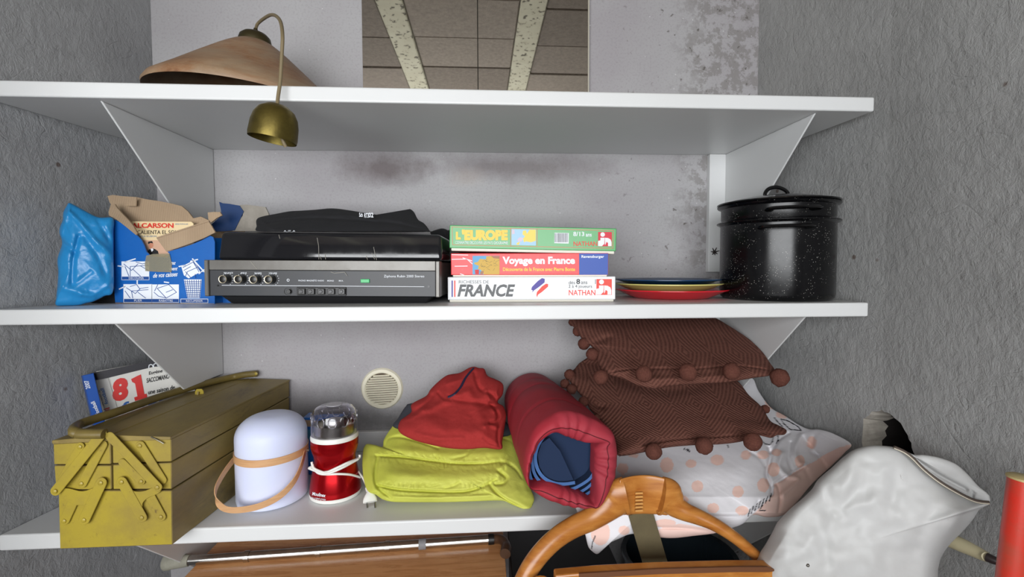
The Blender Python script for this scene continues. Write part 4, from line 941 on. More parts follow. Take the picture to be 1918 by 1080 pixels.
def cyl(px_, py_, R):
    d = ray(px_, py_); ex, ey = CAM[0]-GX, CAM[1]-GY; a = d[0]**2+d[1]**2; b_ = 2*(ex*d[0]+ey*d[1]); c_ = ex*ex+ey*ey-R*R; D_ = b_*b_-4*a*c_
    t_ = (-b_-math.sqrt(max(D_, 0)))/(2*a); q = CAM+d*t_
    if D_ < 0:
        v_ = np.array([q[0]-GX, q[1]-GY]); v_ *= R/np.linalg.norm(v_); q[0], q[1] = GX+v_[0], GY+v_[1]
    return q
cords = [[(1276, 500, .055), (1268, 530, .054), (1180, 565, .052), (1080, 612, .051), (1000, 645, .051), (920, 640, .051), (862, 620, .055), (850, 612, .056), (880, 600, .054)],
         [(872, 560, .053), (885, 610, .052), (930, 655, .051), (1000, 665, .050), (1100, 662, .051), (1200, 668, .053), (1280, 690, .056)],
         [(880, 585, .053), (900, 620, .0535), (1000, 655, .0535), (1060, 640, .0535), (1150, 600, .054), (1262, 538, .056)]]
for cl in cords:
    q = [cyl(*c2([(a, b_)])[0], R_) for a, b_, R_ in cl]; tube('cord', spl(q, 7), .0026, wpl, gr_, 8)
plg = [lan_h(1265, 640, -.262), lan_h(1300, 690, -.285), lan_h(1325, 740, -.30), lan_h(1348, 790, -.312)]
tube('cord', spl(plg, 8), .0022, wpl, gr_, 8)
pa = [lan_h(1345, 780, -.312), lan_h(1358, 815, -.322), lan_h(1362, 850, -.330), lan_h(1365, 900, -.338)]
p_ = spl(pa, 5); n_ = len(p_)
pl_ = tube('plug', p_, [(.006+.0085*min(1, max(0, (i/n_-.3)*2.2)), .006) for i in range(n_)], wpl, gr_, 14, up=(0, -.3, 1))
for cx in (1342, 1408): tube('plug_pin', [lan_h(cx-4, 900, -.338), lan_h(cx, 948, -.345)], .0019, plain('pin_steel', (160, 160, 160), .2, metal=1) if 'pin_steel' not in bpy.data.materials else bpy.data.materials['pin_steel'], pl_, 8)
def wrap_text(s, x0, y0, x1, y1, bold=0, shear=0):
    V, Fc = text_raw(s, bold, shear); xs = [v_[0] for v_ in V]; ys = [v_[1] for v_ in V]; a, b_, c_, d_ = min(xs), max(xs), min(ys), max(ys)
    O = []
    for v_ in V:
        fx, fy = (v_[0]-a)/(b_-a), (v_[1]-c_)/(d_-c_); X_, Y_ = c2([(x0+(x1-x0)*fx, y1+(y0-y1)*fy+18*fx)])[0]
        zf = cyl(X_, Y_, .054)[2]-Z3; R_ = np.interp(zf, [.012, .025, .048, .068], [.0557, .0545, .0505, .0465])+.0008
        O.append(cyl(X_, Y_, R_))
    put('lettering', O, Fc, white_ink, gr_)
wrap_text('Moulinex', 875, 812, 990, 842, .02, .3); wrap_text('the original grinder', 868, 852, 992, 874)

# --- round vent grille
ivory = plain('ivory_plastic', (226, 220, 198), .5)
VC = P(715.4, 727.5, -.004); vr = .0585
vent = thing('vent_grille', 'round ivory ventilation grille with slats on the back wall between the lower shelves', 'vent', (VC[0], -.001, VC[2]))
lathe('rim', [(.044, .0), (.0445, .006), (.047, .0085), (vr-.004, .0065), (vr, .0)], Vector((VC[0], -.0008, VC[2])), ivory, vent, 64, Matrix.Rotation(PI/2, 3, 'X'), closed=True)
lathe('duct', [(.0445, .0012), (0, .0012)], Vector((VC[0], -.0008, VC[2])), plain('duct_brown', (120, 104, 88), .9), vent, 48, Matrix.Rotation(PI/2, 3, 'X'))  # the duct's own brownish colour, seen between the slats
for k in range(13):
    z = -.0385+k*.0064; hw = math.sqrt(.0445**2-z*z)
    ce = VC+np.array((0, -.002, z+.0)); V = []
    for x_ in (-hw, hw):
        for dy_, dz_ in ((0, 0), (-.0045, -.0026), (-.0045, -.0014), (0, .0012)): V.append(ce+np.array((x_, dy_, dz_+x_*.04)))
    put('slat', V, [(0, 1, 2, 3), (4, 5, 6, 7), (0, 1, 5, 4), (1, 2, 6, 5), (2, 3, 7, 6), (3, 0, 4, 7)], ivory, vent)

# --- yellow jacket, dark garment, red fleece
c3 = crop(660, 660, 3.484)
yel = MT('yellow_nylon', lin(196, 200, 58), .6, 0, .3); yel.color(yel.mix(yel.ramp(yel.noise(5, 4), [(.35, 0), (.7, 1)]), lin(186, 190, 74), lin(204, 206, 96)))
yel.bump(yel.noise(26, 6, .65, yel.co((1.6, 1.6, .7)), .8), .32, .004); yel.bump(yel.noise(300, 2), .1, .0006); yel = yel.m
fo = [(c3([(155, 672), (330, 682), (520, 706), (700, 724), (850, 722), (980, 712), (1060, 752), (1105, 815)]), -.009, 2.2), (c3([(170, 868), (300, 893), (500, 905), (700, 908), (820, 885), (935, 828)]), -.010, 2.4),
      (c3([(215, 600), (235, 562), (300, 548), (390, 566), (560, 620)]), -.008, 2.2), (c3([(165, 690), (148, 780), (160, 870), (250, 950)]), -.010, 3), (c3([(950, 768), (1005, 815), (985, 850), (930, 858)]), -.010, 3),
      (c3([(900, 862), (960, 930), (1080, 1000), (1150, 1026)]), -.010, 3), (c3([(250, 790), (600, 810), (900, 790)]), .008, 12), (c3([(250, 630), (600, 660), (980, 650)]), .006, 8), (c3([(100, 620), (110, 760), (140, 900)]), .008, 6),
      (c3([(200, 940), (500, 950), (900, 935)]), .006, 4), (c3([(1040, 560), (1080, 660), (1140, 900)]), .006, 6), (c3([(700, 845), (660, 870), (600, 885)]), -.004, 3), (c3([(760, 640), (740, 670), (660, 690)]), -.004, 3), (c3([(1010, 720), (960, 760), (950, 790)]), .008, 4),
      (c3([(985, 560), (1030, 575), (1060, 600)]), -.005, 2)]
random.seed(8)
for i in range(34):
    t_ = i/33; x_ = 190+t_*800; yb0 = np.interp(x_, [170, 300, 500, 700, 820, 990], [868, 893, 905, 908, 885, 800]); L_ = random.uniform(20, 55)
    fo.append((c3([(x_, yb0-4), (x_+random.uniform(-10, 12), yb0-L_)]), -.0022, 1.4)); fo.append((c3([(x_+8, yb0+6), (x_+random.uniform(0, 18), yb0+L_*.8)]), -.002, 1.4))
    yb1 = np.interp(x_, [155, 330, 520, 700, 850, 980], [672, 682, 706, 724, 722, 712]); fo.append((c3([(x_, yb1+4), (x_+random.uniform(-14, 14), yb1+L_)]), -.0022, 1.5)); fo.append((c3([(x_+6, yb1-4), (x_+random.uniform(-14, 14), yb1-L_*.7)]), -.002, 1.5))
o = soft('quilted_jacket', c3([(100, 595), (150, 602), (195, 615), (205, 570), (240, 510), (300, 440), (380, 400), (600, 380), (900, 430), (1030, 500), (1062, 570), (1085, 650), (1120, 780), (1160, 880), (1186, 945), (1178, 985), (1152, 1030), (1050, 995), (975, 966), (800, 970), (600, 976), (400, 976), (270, 974), (200, 958), (150, 925), (100, 905), (75, 830), (65, 740), (68, 650), (80, 610)]),
         lambda x, y: np.interp(y, [770, 850, 900, 955], [-.12, -.23, -.30, -.365]), yel, front=.03, back=.05, folds=fo, nz=.006, nsc=11, zmin=Z3+.0006, p=3.2, center=c3([(600, 760)])[0], rings=64, nb=10)
tag(o, 'bright yellow quilted jacket folded on the lowest shelf under the red fleece', 'jacket')
dk = MT('charcoal_cloth', lin(52, 54, 62), .75); dk.bump(dk.noise(20, 5), .4, .004); dk = dk.m
o = soft('dark_garment', c3([(268, 485), (300, 425), (348, 350), (388, 330), (600, 300), (900, 400), (1000, 450), (1040, 530), (900, 560), (600, 560), (400, 520)]), lambda x, y: np.interp(y, [745, 820], [-.13, -.20]), dk, front=.03, back=.03, nz=.004, rings=20, zmin=Z3+.05)
tag(o, 'charcoal garment showing between the red fleece and the yellow jacket', 'garment')
red = MT('red_fleece', lin(160, 50, 48), .95, 0, .15); red.color(red.mix(red.noise(180, 3), lin(152, 44, 43), lin(168, 56, 54))); red.bump(red.noise(240, 4, .7), .35, .0015); red.bump(red.noise(9, 4, .5), .25, .006); red = red.m
fl = thing('fleece_jumper', 'red fleece jumper with dark zip heaped on the yellow jacket', 'jumper', (P(860, 800, -.2)[0], -.2, Z3+.12))
ff = [(c3([(400, 400), (500, 370), (640, 300), (760, 250)]), .009, 7), (c3([(385, 395), (470, 340), (520, 280)]), -.008, 4), (c3([(630, 290), (700, 310), (850, 330), (940, 350)]), -.009, 5), (c3([(800, 130), (830, 230), (920, 280), (960, 340)]), -.008, 4),
      (c3([(900, 330), (950, 400), (940, 450), (900, 460)]), -.012, 3.2), (c3([(990, 430), (960, 470), (950, 560), (965, 620)]), -.010, 3), (c3([(870, 250), (900, 320), (930, 380)]), .008, 4), (c3([(780, 290), (840, 420), (860, 560)]), .006, 10),
      (c3([(480, 450), (600, 500), (800, 520)]), .010, 16), (c3([(620, 200), (700, 170), (740, 130)]), .006, 5), (c3([(500, 290), (480, 330), (460, 370)]), .005, 4), (c3([(860, 560), (900, 590), (965, 615)]), -.004, 3), (c3([(960, 200), (940, 260), (960, 300)]), .006, 4), (c3([(870, 480), (900, 470), (945, 490)]), .007, 4), (c3([(720, 560), (560, 560), (420, 530)]), .004, 5), (c3([(560, 260), (600, 300), (640, 310)]), -.005, 3)]
soft('body', c3([(298, 495), (312, 445), (350, 415), (385, 385), (388, 335), (480, 283), (510, 240), (560, 190), (620, 147), (700, 132), (760, 100), (795, 92), (825, 100), (860, 106), (882, 150), (930, 172), (970, 192), (986, 220), (980, 275), (948, 322), (985, 350), (1003, 400), (1000, 445), (988, 520), (978, 580), (970, 630), (860, 622), (750, 630), (650, 626), (560, 612), (450, 586), (380, 562), (320, 530)]),
     lambda x, y: np.interp(y, [686, 760, 842], [-.09, -.17, -.285]), red, fl, front=.045, back=.04, folds=ff, nz=.006, nsc=12, p=2.6, center=c3([(720, 420)])[0], rings=56, nb=8)
zq = c3([(790, 102), (765, 130), (738, 165), (722, 195), (708, 222), (690, 245), (668, 268), (640, 284), (624, 289)])
zp = []
dgz = bpy.context.evaluated_depsgraph_get()
fb = [c for c in fl.children][0]
from mathutils.bvhtree import BVHTree
def bvh(o): 
    bm = bmesh.new(); bm.from_mesh(o.data); org = WLOC[o.name]
    bmesh.ops.translate(bm, verts=bm.verts, vec=org); t_ = BVHTree.FromBMesh(bm); bm.free(); return t_
def hit(tree, px_, py_, off=.0):
    d = Vector(ray(px_, py_)).normalized(); loc, nn_, i_, dd = tree.ray_cast(Vector(CAM), d)
    if loc is None: return None
    return np.array(loc-d*off)
tr = bvh(fb)
zp = [hit(tr, *q_, .0012) for q_ in zq]; zp = [z_ for z_ in zp if z_ is not None]
tube('zip', spl(zp, 6), [(.0035, .0016)]*(6*(len(zp)-1)+1), plain('navy_zip', (36, 26, 56), .6), fl, 8)

# --- red roll bag with blue foam mat
c4b = crop(920, 680, 3.725)
FB, FFc = P(996, 749, -.035), P(1068, 862, -.480)
ax = FFc-FB; AL = np.linalg.norm(ax); ax /= AL
RB, RF = .0765, .088
e1 = np.cross(ax, np.array([0, 0, 1.])); e1 /= np.linalg.norm(e1); e2 = np.cross(e1, ax)
roll = thing('sleeping_mat_roll', 'red carry bag open at one end on a rolled blue foam mat, beside the fleece', 'mat roll', (FFc[0], -.25, 1.0))
rb = MT('red_polyester', lin(170, 26, 40), .68, 0, .3); rb.color(rb.mix(rb.ramp(rb.noise(4, 4), [(.35, 0), (.7, 1)]), lin(164, 40, 52), lin(150, 54, 66))); rb.bump(rb.noise(26, 5, .6), .35, .003); rb.bump(rb.noise(320, 2), .12, .0006); rb = rb.m
rfr = Frame(FFc, FFc+(-e1 if e1[0] < 0 else e1)*.1, up=e2)
outer = c4b([(878, 640), (868, 540), (835, 465), (770, 420), (690, 380), (600, 345), (500, 335), (410, 370), (330, 430), (270, 520), (232, 640), (222, 740), (240, 820), (300, 895), (420, 958), (520, 990), (620, 1005), (735, 990), (800, 920), (850, 830), (870, 740)])
inner = c4b([(726, 640), (728, 590), (762, 556), (700, 552), (640, 548), (570, 525), (500, 500), (435, 478), (370, 520), (325, 570), (290, 650), (272, 720), (264, 800), (268, 836), (300, 850), (380, 840), (480, 862), (560, 895), (640, 925), (700, 968), (716, 976), (722, 880), (722, 760)])
def resample(pl, n, cen):
    pl = [np.array(q_) for q_ in spl(pl, 6, True)]; out = []
    for k in range(n):
        a = 2*PI*k/n; d = np.array([math.cos(a), math.sin(a)]); best = None
        for i in range(len(pl)):
            p0 = pl[i]-cen; p1 = pl[(i+1) % len(pl)]-cen; e = p1-p0; den = d[0]*(-e[1])+e[0]*d[1]
            if abs(den) < 1e-9: continue
            t_ = (p0[0]*(-e[1])+e[0]*p0[1])/den; s_ = (d[0]*p0[1]-d[1]*p0[0])/den
            if t_ > 0 and -1e-6 <= s_ <= 1+1e-6 and (best is None or t_ > best): best = t_
        out.append(best if best is not None else 1)
    return out
NR = 120; cpx = np.array(c4b([(560, 690)])[0])
ro = resample(outer, NR, cpx); ri_ = resample(inner, NR, cpx)
V = []; Fc = []
rows = []
backring = []
def ang_of(k): return 2*PI*k/NR
front_o = []
for k in range(NR):
    a = ang_of(k); x_, y_ = cpx+np.array([math.cos(a), math.sin(a)])*ro[k]; front_o.append(rfr.px(x_, y_, 0))
front_i = []
for k in range(NR):
    a = ang_of(k); x_, y_ = cpx+np.array([math.cos(a), math.sin(a)])*ri_[k]; front_i.append(rfr.px(x_, y_, .004))
fc_ = sum(front_o)/NR
NS = 60
def ringpt(k, s):      # s 0 back .. 1 front
    d = front_o[k]-fc_; rad = d/np.linalg.norm(d); base = FB+rad*RB
    f = s; q_ = base*(1-f)+front_o[k]*f
    q_ = q_+rad*(.004*math.sin(PI*s)+.0016*math.sin(24*s+2*math.sin(ang_of(k)*2))*min(1, s*3)*(1-s))
    for s0 in (.22, .42, .80): q_ = q_-rad*.0028*math.exp(-((s-s0-.03*math.sin(ang_of(k)*1+1))/.012)**2)
    return q_
for k in range(NR): V.append(FB-ax*.002+0*FB)    # cap centre copies kept apart for a clean rim
rows.append([FB+(ringpt(k, 0)-FB)*.85-ax*.004 for k in range(NR)])
for i in range(NS+1): rows.append([ringpt(k, i/NS) for k in range(NR)])
for j, (t_, push) in enumerate(((.06, .010), (.2, .018), (.4, .022), (.6, .021), (.8, .016), (.93, .011), (1, .004))):
    rows.append([front_o[k]*(1-t_)+front_i[k]*t_+ax*(push-.004+.0028*math.sin(k*.9+3*math.sin(k*.21)+t_*2))*1.0 for k in range(NR)])
for dep_ in (.004, .03): rows.append([fc_+(front_i[k]-fc_)*(.985 if dep_ < .01 else .99)-ax*dep_ for k in range(NR)])
V = [q_ for r_ in rows for q_ in r_]
for i in range(len(rows)-1):
    for k in range(NR): Fc.append((i*NR+k, i*NR+(k+1) % NR, (i+1)*NR+(k+1) % NR, (i+1)*NR+k))
Fc.append(tuple(range(NR)))
put('bag_cover', V, Fc, rb, roll, smooth=True)
# seam ring round the mouth
seam = []
for k in range(NR+1):
    kk = k % NR; q_ = front_o[kk]*.45+front_i[kk]*.55+ax*(.0195+.0028*math.sin(kk*.9+3*math.sin(kk*.21)+1)); seam.append(q_)
tube('stitching', seam, .0007, plain('dark_thread', (90, 14, 24), .7), roll, 5, caps=False)
foam_d = plain('navy_foam', (12, 36, 68), .85); foam_l = plain('blue_foam_edge', (62, 98, 150), .85)
# foam spiral
def foam(px_pts, th, w0, depth):
    mid = spl(px_pts, 8); pts = [rfr.px(x_, y_, w0) for x_, y_ in mid]; n_ = len(pts); V = []; Fc = []
    for i in range(n_):
        t_ = pts[min(i+1, n_-1)]-pts[max(i-1, 0)]; t_ /= np.linalg.norm(t_); nn_ = np.cross(rfr.w, t_)
        for s_ in (-.5, .5):
            V.append(pts[i]+nn_*th*s_); V.append(pts[i]+nn_*th*s_-rfr.w*depth)
    for i in range(n_-1):
        a = i*4; b_ = a+4; Fc += [(a, a+2, b_+2, b_), (a+1, b_+1, b_+3, a+3), (a, b_, b_+1, a+1), (a+2, a+3, b_+3, b_+2)]
    Fc += [(0, 1, 3, 2), (n_*4-4, n_*4-2, n_*4-1, n_*4-3)]
    o_ = put('foam_layer', V, Fc, foam_d, roll); o_.data.materials.append(foam_l)
    for pl_ in o_.data.polygons:
        if abs(pl_.normal.dot(Vector(rfr.w))) > .8: pl_.material_index = 1
    return o_
foam(c4b([(440, 470), (370, 510), (325, 580), (308, 660), (325, 740), (370, 800), (440, 835), (510, 842), (585, 832)]), .0062, -.006, .30)
foam(c4b([(330, 560), (298, 640), (292, 730), (320, 800), (380, 850), (480, 880), (560, 878), (640, 840), (700, 790), (740, 700), (760, 600), (720, 500), (640, 440), (540, 420)]), .0058, -.012, .30)
foam(c4b([(300, 560), (268, 660), (268, 760), (300, 840), (400, 895), (500, 915), (600, 905), (680, 860), (730, 800), (780, 700), (800, 600), (750, 470), (640, 400), (500, 400), (400, 440)]), .0055, -.018, .30)
foam(c4b([(250, 700), (262, 800), (330, 880), (440, 930), (560, 945), (660, 915), (730, 860), (790, 780), (820, 640), (780, 470)]), .0052, -.024, .30)
# inner end of the mat: a leaf lying across the core
prism_v('foam_leaf', [rfr.px(x_, y_, -.012) for x_, y_ in c4b([(405, 520), (480, 610), (585, 835), (470, 838), (380, 800), (335, 720), (325, 640), (350, 560)])], -rfr.w*.006, foam_d, roll)
prism_v('foam_core', [rfr.px(x_, y_, -.035) for x_, y_ in c4b([(380, 480), (560, 430), (740, 540), (740, 760), (620, 860), (420, 850), (330, 760), (320, 600)])], -rfr.w*.02, foam_d, roll)

# --- white spotted pillow
c6b = crop(1080, 760, 3.374)
pil_out = [(1062, 905), (1085, 850), (1150, 800), (1250, 740), (1330, 716), (1376, 710), (1408, 707), (1421, 732), (1443, 762), (1470, 778), (1496, 795), (1515, 803), (1536, 804), (1562, 812), (1594, 831), (1584, 846), (1562, 868), (1540, 888), (1522, 905), (1505, 925), (1485, 948), (1465, 965), (1436, 968), (1412, 964), (1392, 980), (1372, 988), (1340, 998), (1300, 1003), (1264, 1007), (1237, 1006), (1205, 1000), (1180, 1000), (1160, 1008), (1139, 1018), (1128, 1030), (1118, 1037), (1107, 1030), (1101, 1021), (1095, 997), (1082, 960)]
dots = c6b([(570, 372, 42, 48), (723, 364, 34, 26), (888, 341, 42, 34), (1070, 310, 32, 30), (1265, 293, 30, 24), (1178, 308, 36, 28), (763, 507, 37, 38), (1020, 541, 36, 37), (1180, 500, 38, 45), (672, 592, 34, 26), (863, 645, 38, 32), (1045, 660, 42, 30), (290, 395, 36, 34), (362, 312, 30, 16), (1245, 400, 38, 45), (1485, 230, 30, 40), (1410, 350, 30, 40), (150, 800, 60, 80), (300, 785, 35, 30), (560, 740, 70, 26), (1300, 55, 40, 24), (1220, -10, 30, 30)])
pinks = [c6b([(1740, 240), (1660, 262), (1600, 290), (1560, 312), (1500, 352), (1440, 380), (1380, 415), (1300, 470), (1250, 492), (1243, 560), (1190, 610), (1110, 690), (1190, 720), (1320, 700), (1460, 550), (1740, 310)]), c6b([(500, 790), (560, 758), (660, 742), (780, 765), (890, 785), (890, 815), (620, 850), (530, 840)])]
lines = [[(275, 312), (283, 325)], [(378, 293), (384, 308)], [(583, 273), (603, 297)], [(678, 268), (716, 290), (702, 272)], [(955, 248), (960, 262)], [(1165, 215), (1190, 238), (1220, 245), (1238, 225), (1240, 190)], [(1290, 82), (1310, 112), (1350, 148), (1420, 155), (1400, 130), (1340, 95), (1290, 82)], [(1250, 75), (1270, 100), (1300, 130)], [(1272, 190), (1275, 215), (1262, 235)],
         [(1175, 622), (1155, 660), (1192, 660)], [(95, 900), (100, 860), (118, 822)]]
lines += [[(x_, y_), (x_-14, y_+46)] for x_, y_ in ((1098, 648), (1118, 632), (1140, 615), (1163, 600), (1185, 585), (1208, 568), (1232, 552))]
lines = [c6b(l_) for l_ in lines]
W0, PK, PK2, BK = np.array(lin(226, 224, 228)), np.array(lin(236, 200, 188)), np.array(lin(236, 204, 194)), np.array(lin(40, 38, 44))
def pil_paint(x, y):
    c = np.tile(W0, (len(x), 1))
    for dx, dy, rx, ry in dots: c[((x-dx)/rx)**2+((y-dy)/ry)**2 < 1] = PK
    for pg in pinks: c[in_poly(x, y, pg)] = PK2
    for l_ in lines: c[dist_poly(x, y, l_) < .95] = BK
    return c
pmt = MT('printed_cotton', (.8, .8, .8), .8, 0, .2); at_ = pmt.n('ShaderNodeAttribute', attribute_name='paint'); pmt.color(at_.outputs['Color']); pmt.bump(pmt.noise(22, 5, .6), .25, .003); pmt.bump(pmt.noise(350, 2), .1, .0005); pmt = pmt.m
pfold = [(c6b([(1215, 260), (1225, 330), (1200, 430), (1235, 520), (1230, 560)]), -.014, 3), (c6b([(1340, 170), (1280, 210), (1225, 290)]), -.010, 3), (c6b([(1440, 380), (1300, 460), (1250, 495)]), -.010, 3), (c6b([(1540, 170), (1640, 215), (1735, 240)]), .006, 3),
         (c6b([(1300, 300), (1280, 380), (1330, 440)]), .010, 5), (c6b([(1420, 180), (1380, 280), (1400, 350), (1440, 375)]), .010, 5), (c6b([(1500, 190), (1480, 280), (1530, 310)]), -.008, 4), (c6b([(1350, 230), (1340, 330), (1360, 400)]), -.008, 3), (c6b([(1270, 500), (1290, 580), (1275, 680)]), -.010, 3), (c6b([(1450, 400), (1480, 480), (1500, 520)]), -.006, 4),
         (c6b([(850, 695), (960, 700), (1080, 690), (1150, 600)]), -.006, 3), (c6b([(300, 500), (700, 420), (1000, 430)]), .015, 30), (c6b([(1340, 440), (1400, 470), (1300, 560)]), .008, 5), (c6b([(500, 770), (700, 775), (880, 800)]), -.006, 3), (c6b([(1100, 290), (1160, 330), (1190, 380)]), -.005, 3)]
o = soft('pillow', pil_out, lambda x, y: np.interp(y, [707, 790, 860, 930, 960, 1037], [-.06, -.18, -.29, -.395, -.425, -.437])- (0 if x < 1450 else max(0, np.interp(y, [707, 790, 860, 930, 960, 1037], [-.06, -.18, -.29, -.395, -.425, -.437])-wall_y(x, y, .800))), pmt, front=.03, back=.02, center=(1290, 880), folds=pfold, nz=.004, nsc=9, p=3.0, rings=120, nb=9, paint=pil_paint)
tag(o, 'white pillow with pink spots and black line drawings under the brown cushions', 'pillow')

# --- brown pompom cushions
c5b = crop(1040, 590, 3.724)
def knit(name, ox):
    m = MT(name, lin(96, 58, 50), .95, 0, .15)
    t_ = m.n('ShaderNodeTexCoord'); sx_ = m.n('ShaderNodeSeparateXYZ'); m.l(t_.outputs['UV'], sx_.inputs[0])
    nz_ = m.noise(14, 3, .5); U_ = m.math('ADD', sx_.outputs[0], m.math('MULTIPLY', nz_, .006)); V_ = sx_.outputs[1]
    pu = m.math('PINGPONG', m.math('ADD', U_, ox), .062); pv = m.math('PINGPONG', V_, .085)
    s_ = m.math('ADD', m.math('MULTIPLY', pu, .8), pv)
    w_ = m.math('SINE', m.math('MULTIPLY', s_, 2*PI/.0082)); w01 = m.math('MULTIPLY_ADD', w_, .5, .5)
    c_ = m.mix(m.ramp(w01, [(.2, 0), (.8, 1)]), lin(86, 53, 45), lin(110, 72, 62)); c_ = m.mix(m.ramp(m.noise(200, 3), [(.4, 0), (.7, .4)]), c_, lin(122, 84, 72)); m.color(c_)
    m.bump(w01, .5, .0022); m.bump(m.noise(260, 4, .7), .5, .0015); return m.m
kn = knit('brown_knit', .5); kn2 = knit('brown_knit_lower', .53)
pomm = MT('brown_wool', lin(100, 62, 52), .98, 0, .1); pomm.color(pomm.mix(pomm.noise(300, 3), lin(84, 48, 42), lin(120, 78, 66))); pomm.bump(pomm.noise(180, 5, .8), .9, .004); pomm = pomm.m
def pompom(parent, cx, cy, r, Y):
    q_ = P(*c5b([(cx, cy)])[0], Y); d = np.linalg.norm(q_-CAM); R = r/3.724/F*np.dot(q_-CAM, fw)
    n1, n2 = 22, 14; V = []; Fc = []
    for i in range(n2+1):
        for k in range(n1):
            th, ph = PI*i/n2, 2*PI*k/n1; v_ = Vector((math.sin(th)*math.cos(ph), math.sin(th)*math.sin(ph), math.cos(th))); rr_ = R*(1+.10*noise.fractal(v_*2.2+Vector(q_)*30, 1, 2, 3))
            V.append(Vector(q_)+v_*rr_)
    for i in range(n2):
        for k in range(n1): Fc.append((i*n1+k, i*n1+(k+1) % n1, (i+1)*n1+(k+1) % n1, (i+1)*n1+k))
    o_ = put('pompom', V, Fc, pomm, parent, smooth=True)
    bm = bmesh.new(); bm.from_mesh(o_.data); bmesh.ops.remove_doubles(bm, verts=bm.verts, dist=1e-5); bm.to_mesh(o_.data); bm.free()
cu2 = thing('cushion', 'lower brown knitted cushion with pompoms, lying on the spotted pillow', 'cushion', (P(1280, 800, -.25)[0], -.22, 1.08), 'brown pompom cushions')
YL = lambda x, y: np.interp(y, [680, 760, 850], [-.10, -.235, -.385])
soft('cover', c5b([(75, 410), (130, 378), (180, 325), (300, 270), (600, 230), (1000, 300), (1250, 440), (1350, 555), (1440, 640), (1500, 735), (1560, 768), (1612, 800), (1600, 832), (1545, 838), (1500, 856), (1440, 830), (1380, 840), (1300, 880), (1150, 900), (1000, 905), (850, 915), (740, 930), (620, 955), (500, 978), (430, 972), (420, 890), (380, 810), (310, 725), (245, 660), (205, 590), (150, 525), (100, 460)]),
     YL, kn2, cu2, front=.05, back=.03, folds=[(c5b([(620, 905), (850, 865), (1100, 850), (1400, 825), (1600, 822)]), -.009, 1.4), (c5b([(330, 640), (260, 620), (220, 580)]), -.014, 5), (c5b([(450, 440), (700, 520), (1000, 500)]), -.01, 10), (c5b([(1300, 850), (1400, 830), (1440, 825)]), .004, 3), (c5b([(620, 930), (850, 900), (1300, 880)]), .006, 4)], nz=.003, nsc=10, p=2.6, rings=50, nb=8)
for a in ((100, 415, 38, -.15), (68, 478, 34, -.17), (115, 515, 36, -.19), (197, 602, 36, -.24), (290, 712, 24, -.29), (686, 950, 56, -.41), (1037, 910, 60, -.41), (1378, 882, 62, -.405), (1465, 655, 30, -.22)): pompom(cu2, *a)
cu1 = thing('cushion', 'upper brown knitted cushion with pompoms, pressed up under the middle shelf', 'cushion', (P(1250, 650, -.25)[0], -.22, 1.20), 'brown pompom cushions')
YU = lambda x, y: np.interp(y, [592, 650, 728], [-.10, -.22, -.37])
soft('cover', c5b([(105, 20), (200, 5), (500, 0), (1000, 0), (1105, 15), (1190, 60), (1330, 150), (1390, 200), (1450, 262), (1500, 335), (1532, 385), (1500, 420), (1380, 438), (1200, 468), (1000, 480), (800, 495), (680, 512), (560, 485), (460, 440), (380, 420), (330, 390), (300, 330), (285, 280), (250, 215), (200, 185), (150, 110), (110, 60)]),
     YU, kn, cu1, front=.05, back=.03, folds=[(c5b([(340, 410), (480, 380), (700, 370), (1000, 370), (1250, 350), (1530, 385)]), -.008, 1.4), (c5b([(480, 400), (520, 370), (540, 330)]), .004, 3), (c5b([(260, 260), (330, 300), (360, 380)]), .010, 6), (c5b([(240, 200), (300, 180), (380, 150)]), -.008, 5), (c5b([(600, 440), (900, 440), (1300, 410)]), .006, 5)], nz=.003, nsc=10, zmax=S2b-.0015, p=2.6, rings=50, nb=8)
for a in ((200, 200, 42, -.20), (258, 272, 44, -.25), (318, 432, 52, -.34), (618, 410, 58, -.405), (925, 397, 62, -.405), (1230, 390, 60, -.40), (1566, 435, 62, -.345), (157, 112, 36, -.15), (118, 50, 26, -.12)): pompom(cu1, *a)

# ------------------------------------------------------------------ below the shelves
owood = MT('orange_veneer', lin(178, 120, 74), .28, 0, .5); wn = owood.noise(7, 6, .62, owood.co((.9, 9, 9)), 1.1)
owood.color(owood.mix(owood.ramp(wn, [(.3, 0), (.7, 1)]), lin(186, 126, 78), lin(222, 166, 112))); owood.rough(owood.ramp(wn, [(.3, .22), (.7, .34)])); owood = owood.m
tbz = .75
tbl = thing('wood_table', 'orange-brown veneer table under the lowest shelf, carrying the chrome cane', 'table', (-.32, -.2, 0))
tx0 = PZ(345, 1080, tbz)[0]; tx1 = PZ(949, 1080, tbz)[0]
box_w('tabletop', tx0, tx1, -.46, -.03, tbz-.022, tbz, owood, tbl, .0015, 2)
for x_ in (tx0+.03, tx1-.07):
    for y_ in (-.43, -.08): box_w('leg', x_, x_+.04, y_, y_+.04, .0005, tbz-.022, owood, tbl, .002, 1)
box_w('apron', tx0+.04, tx1-.04, -.425, -.405, tbz-.10, tbz-.022, owood, tbl, .001, 1)
c8 = crop(280, 900, 2.664)
chrome = dusty('scuffed_chrome', (196, 194, 190), .2, .3, 40, .05, metal=1); 
can = thing('walking_cane', 'chrome folding walking cane with rubber tip and brown handle lying on the wooden table', 'cane', (-.35, -.2, tbz))
rc = .0115
def cz(cx, cy, r=rc): x_, y_ = c8([(cx, cy)])[0]; return PZ(x_, y_, tbz+r)
Lc, Rc_ = cz(185, 398, .0115), cz(1690, 292, .0115)
dc = (Rc_-Lc); LC = np.linalg.norm(dc); dc /= LC
